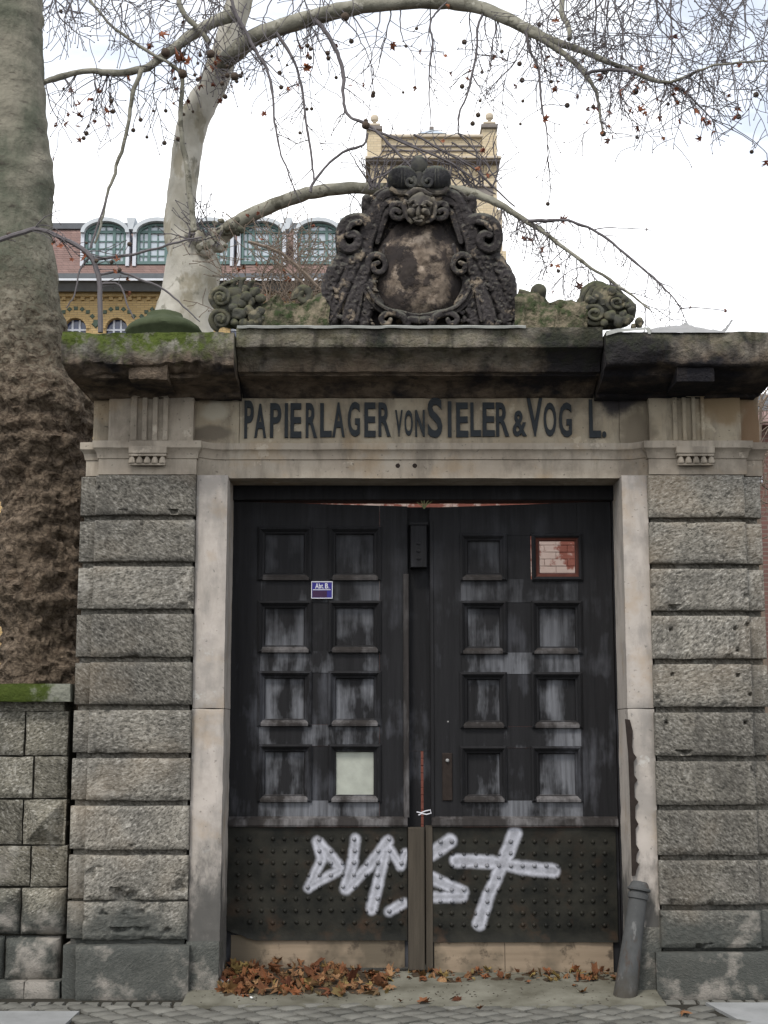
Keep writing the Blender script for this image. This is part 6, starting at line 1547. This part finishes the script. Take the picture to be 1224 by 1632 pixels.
# mansard: courses of tiles stepped over each other
RZ0, RZ1 = Z(436, AY - .45), Z(366, AY + 1.1)
def roof(b):
    n = 22
    for i in range(n):
        t0, t1 = i / n, (i + 1) / n; y0, y1 = AY - .45 + 1.55 * t0, AY - .45 + 1.55 * t1; z0, z1 = RZ0 + (RZ1 - RZ0) * t0, RZ0 + (RZ1 - RZ0) * t1
        b.prism([(y0 - .035, z0), (y0 - .03, z0 + .02), (y1, z1 + .02), (y1 + .03, z1), (y0 + .03, z0)], xl0, xr0)
part('roof', M_TILE, roof, hA)
part('roof_ridge', M_SLATE, lambda b: b.prism([(AY + .95, RZ1 - .02), (AY + .9, RZ1 + .16), (AY + 1.3, RZ1 + .3), (AY + 8, RZ1 + .5), (AY + 8, RZ1)], xl0, xr0), hA)
DYY = AY - .25
for cu in (84 - 83, 168, 251, 334, 417, 507):
    if cu < 50: continue
    cx = X(cu, 390, DYY); hw = 33 * pxm(DYY); z0 = Z(420, DYY); zs = Z(373, DYY); zt = Z(356, DYY)
    n = 14
    arc = [(cx + hw * cos(pi - pi * i / n), zs + (zt - zs) * sin(pi * i / n)) for i in range(n + 1)]
    b = MB()                                                   # green frame with an arched head
    fw = .12 * hw
    inner = [(cx + (hw - fw) * cos(pi - pi * i / n), zs + (zt - zs - fw) * sin(pi * i / n)) for i in range(n + 1)]
    for i in range(n): b.plate([arc[i], arc[i + 1], inner[i + 1], inner[i]], DYY, DYY + .12)
    for s in (-1, 1): b.box(cx + s * hw, cx + s * (hw - fw), DYY, DYY + .12, z0, zs)
    b.box(cx - hw, cx + hw, DYY - .002, DYY + .12, z0 - .02, z0 + .12 * hw)
    for s in (-.42, .42): b.box(cx + s * hw - .07 * hw, cx + s * hw + .07 * hw, DYY + .02, DYY + .1, z0, zs + (zt - zs) * .8)
    b.box(cx - hw + .02, cx + hw - .02, DYY + .03, DYY + .1, zs + .06 * hw, zs + .20 * hw)
    dm = b.build('dormer_window', M_GREEN, hA, smooth=False)
    b = MB(); b.plate(inner[::-1] + [(cx - hw + fw, z0), (cx + hw - fw, z0)], DYY + .085, DYY + .10); b.build('pane', M_GLASS, dm, smooth=False)
    b = MB()
    for fx in (-.70, 0, .70): b.box(cx + fx * hw - .03 * hw, cx + fx * hw + .03 * hw, DYY + .05, DYY + .084, z0, zs + (zt - zs) * (.6 if fx else .85))
    for k in (.27, .52, .77): b.box(cx - hw + fw, cx + hw - fw, DYY + .052, DYY + .083, z0 + (zs - z0) * k - .03 * hw, z0 + (zs - z0) * k + .03 * hw)
    b.build('glazing_bar', M_GREEN, dm, smooth=False)
    b = MB(); ow = hw * 1.2; oz = Z(345.5, DYY - .2)                       # zinc hood running back into the roof
    for (h0, h1, ya, yb_) in ((1.0, 1.2, DYY - .18, DYY + 2.2),):
        A0 = [(cx + hw * 1.01 * cos(pi - pi * i / n), zs + (zt - zs + .02) * sin(pi * i / n)) for i in range(n + 1)]
        A1 = [(cx + ow * cos(pi - pi * i / n), zs + (oz - zs) * sin(pi * i / n)) for i in range(n + 1)]
        for i in range(n): b.plate([A0[i], A1[i], A1[i + 1], A0[i + 1]], ya, yb_)
    b.build('dormer_hood', M_HOOD, hA, smooth=True, angle=25)
    for s in (-1, 1):
        b = MB(); b.box(cx + s * (hw + .02), cx + s * ow, DYY - .08, DYY + 1.6, z0 - .1, zs - .002)
        b.build('dormer_cheek', M_CHEEK, hA, smooth=False)
    b = MB(); x = cx + hw * 1.26; zz = Z(349, DYY); b.plate([(x - .22 * hw, zz), (x + .22 * hw, zz), (x + .11 * hw, zz - .6 * hw), (x - .11 * hw, zz - .6 * hw)], DYY - .15, DYY + .3); b.build('rain_hopper', M_HOOD, hA, smooth=False)

# ---- brick tower
BY = 44.0
tw = thing('brick_tower', 'pale yellow brick tower with two corner pinnacles and ball finials behind the cartouche', 'tower', (X(690, 500, BY), BY, 0))
tx0, tx1 = X(590, 300, BY), X(792, 300, BY); dep = 6.0
def tz(v, y=BY): return Z(v, y)
def tb(name, mat, u0, u1, v0, v1, y, d=dep, cham=.02):
    b = MB(); p, q = X(u0, (v0 + v1) / 2, y), X(u1, (v0 + v1) / 2, y); b.cbox(p, q, y, BY + d, Z(v1, y), Z(v0, y), cham); return b.build(name, mat, tw, smooth=False)
b = MB(); b.box(tx0, tx1, BY, BY + dep, 0, tz(262)); b.build('shaft', M_TBRICK, tw, smooth=False)
tb('parapet', M_TBRICK, 592, 790, 218, 250, BY + .02)
tb('coping', M_STONEBAND, 606, 770, 213.5, 218, BY - .15)
for va, vb in ((230.5, 233.5), (238, 241)): tb('dark_band', M_DARKBAND, 597, 780, va, vb, BY - .05, .1)
tb('cornice_band', M_STONEBAND, 582, 798.5, 248, 252, BY - .45); tb('cornice_band', M_DARKBAND, 583.5, 797, 252.2, 257, BY - .35); tb('cornice_band', M_DARKBAND, 586, 795, 257.2, 260, BY - .18)
for u in range(600, 792, 16):
    tb('corbel_brick', M_TBRICK, u, u + 7, 265, 277, BY - .12, .1); tb('corbel_brick', M_TBRICK, u + 1, u + 5, 277.3, 282, BY - .07, .1)
for u0, u1, v0, bu in ((585, 608, 200, 597), (768.5, 792, 197, 780)):
    tb('corner_post', M_TBRICK, u0, u1, v0 + 6, 249, BY - .12, 1.6); tb('post_cap', M_DARKBAND, u0 - 1.5, u1 + 1.5, v0, v0 + 6, BY - .25, 1.75); tb('post_cap', M_STONEBAND, u0 + 2, u1 - 2, v0 - 4, v0 - .2, BY - .05, 1.4)
    b = MB(); c = at(bu, v0 - 11, BY + .7); c.x = X(bu, v0 - 11, BY + .7); k = pxm(BY); b.lathe([(.05, -7.5 * k), (3 * k, -7.5 * k), (3.2 * k, -6 * k), (6 * k, -4 * k), (7 * k, 0), (6 * k, 3.6 * k), (3.6 * k, 6 * k), (.3 * k, 7 * k)], c, 20); b.build('ball_finial', M_STONEBAND, tw)
b = MB(); c = at(688, 215, BY + .5); k = pxm(BY + .5); b.add([(c.x - 24 * k, BY + .1, c.z - .1), (c.x + 24 * k, BY + .1, c.z - .1), (c.x + 24 * k, BY + 1.2, c.z - .1), (c.x - 24 * k, BY + 1.2, c.z - .1), (c.x, BY + .6, Z(206, BY + .6))], [(0, 1, 4), (1, 2, 4), (2, 3, 4), (3, 0, 4), (0, 3, 2, 1)]); b.build('glass_roof', M_GLASS, tw, smooth=False)
b = MB(); b.box(c.x - .09, c.x + .09, BY + .5, BY + .7, Z(208, BY + .6), Z(203, BY + .6)); b.build('roof_knob', M_DARKBAND, tw, smooth=False)
tb('opening', M_DARKBAND, 748, 786, 298, 312, BY - .04, .1); tb('opening', M_DARKBAND, 606, 640, 298, 312, BY - .04, .1); tb('sill_band', M_STONEBAND, 743, 790, 293, 297.5, BY - .12, .1)
tb('corner_strip', M_STONEBAND, 792.5, 801, 334, 420, BY + .2, 3.0)
b = MB(); b.box(tx0 - .4, X(806, 420, BY), BY - .3, BY + dep, 0, tz(404)); b.build('base_storey', M_TBRICK, tw, smooth=False)

# ---- low house at the right edge
EY = 14.0
hE = thing('brick_outbuilding', 'low red brick building with tiled roof edge beyond the right end of the gateway', 'building', (X(1240, 700, EY), EY, 0))
x0, x1 = X(1178, 700, EY), X(1420, 700, EY)
b = MB(); b.box(x0, x1, EY, EY + 5, 0, Z(676, EY)); b.build('wall', M_REDBRICK, hE, smooth=False)
b = MB(); b.prism([(EY - .25, Z(677, EY - .25) + .003), (EY - .27, Z(671, EY - .25)), (EY + 1.4, Z(655, EY + 1.4)), (EY + 1.4, Z(677, EY - .25) + .003)], x0 - .2, x1); b.build('roof', M_TILE, hE, smooth=False)
b = MB(); b.box(x0 + .2, x1, EY + 1.41, EY + 5, Z(677, EY), Z(628, EY + 1.4)); b.build('upper_wall', M_STONEBAND if False else M_SLATE, hE, smooth=False)
for u in (1196, 1232):
    b = MB(); b.cbox(X(u, 740, EY), X(u + 18, 740, EY), EY - .04, EY, Z(770, EY), Z(712, EY), .02); f = b.build('window', M_CHEEK, hE, smooth=False)
    b = MB(); b.box(X(u + 3, 740, EY), X(u + 15, 740, EY), EY - .05, EY - .041, Z(766, EY), Z(716, EY)); b.build('pane', M_GLASSB, f, smooth=False)
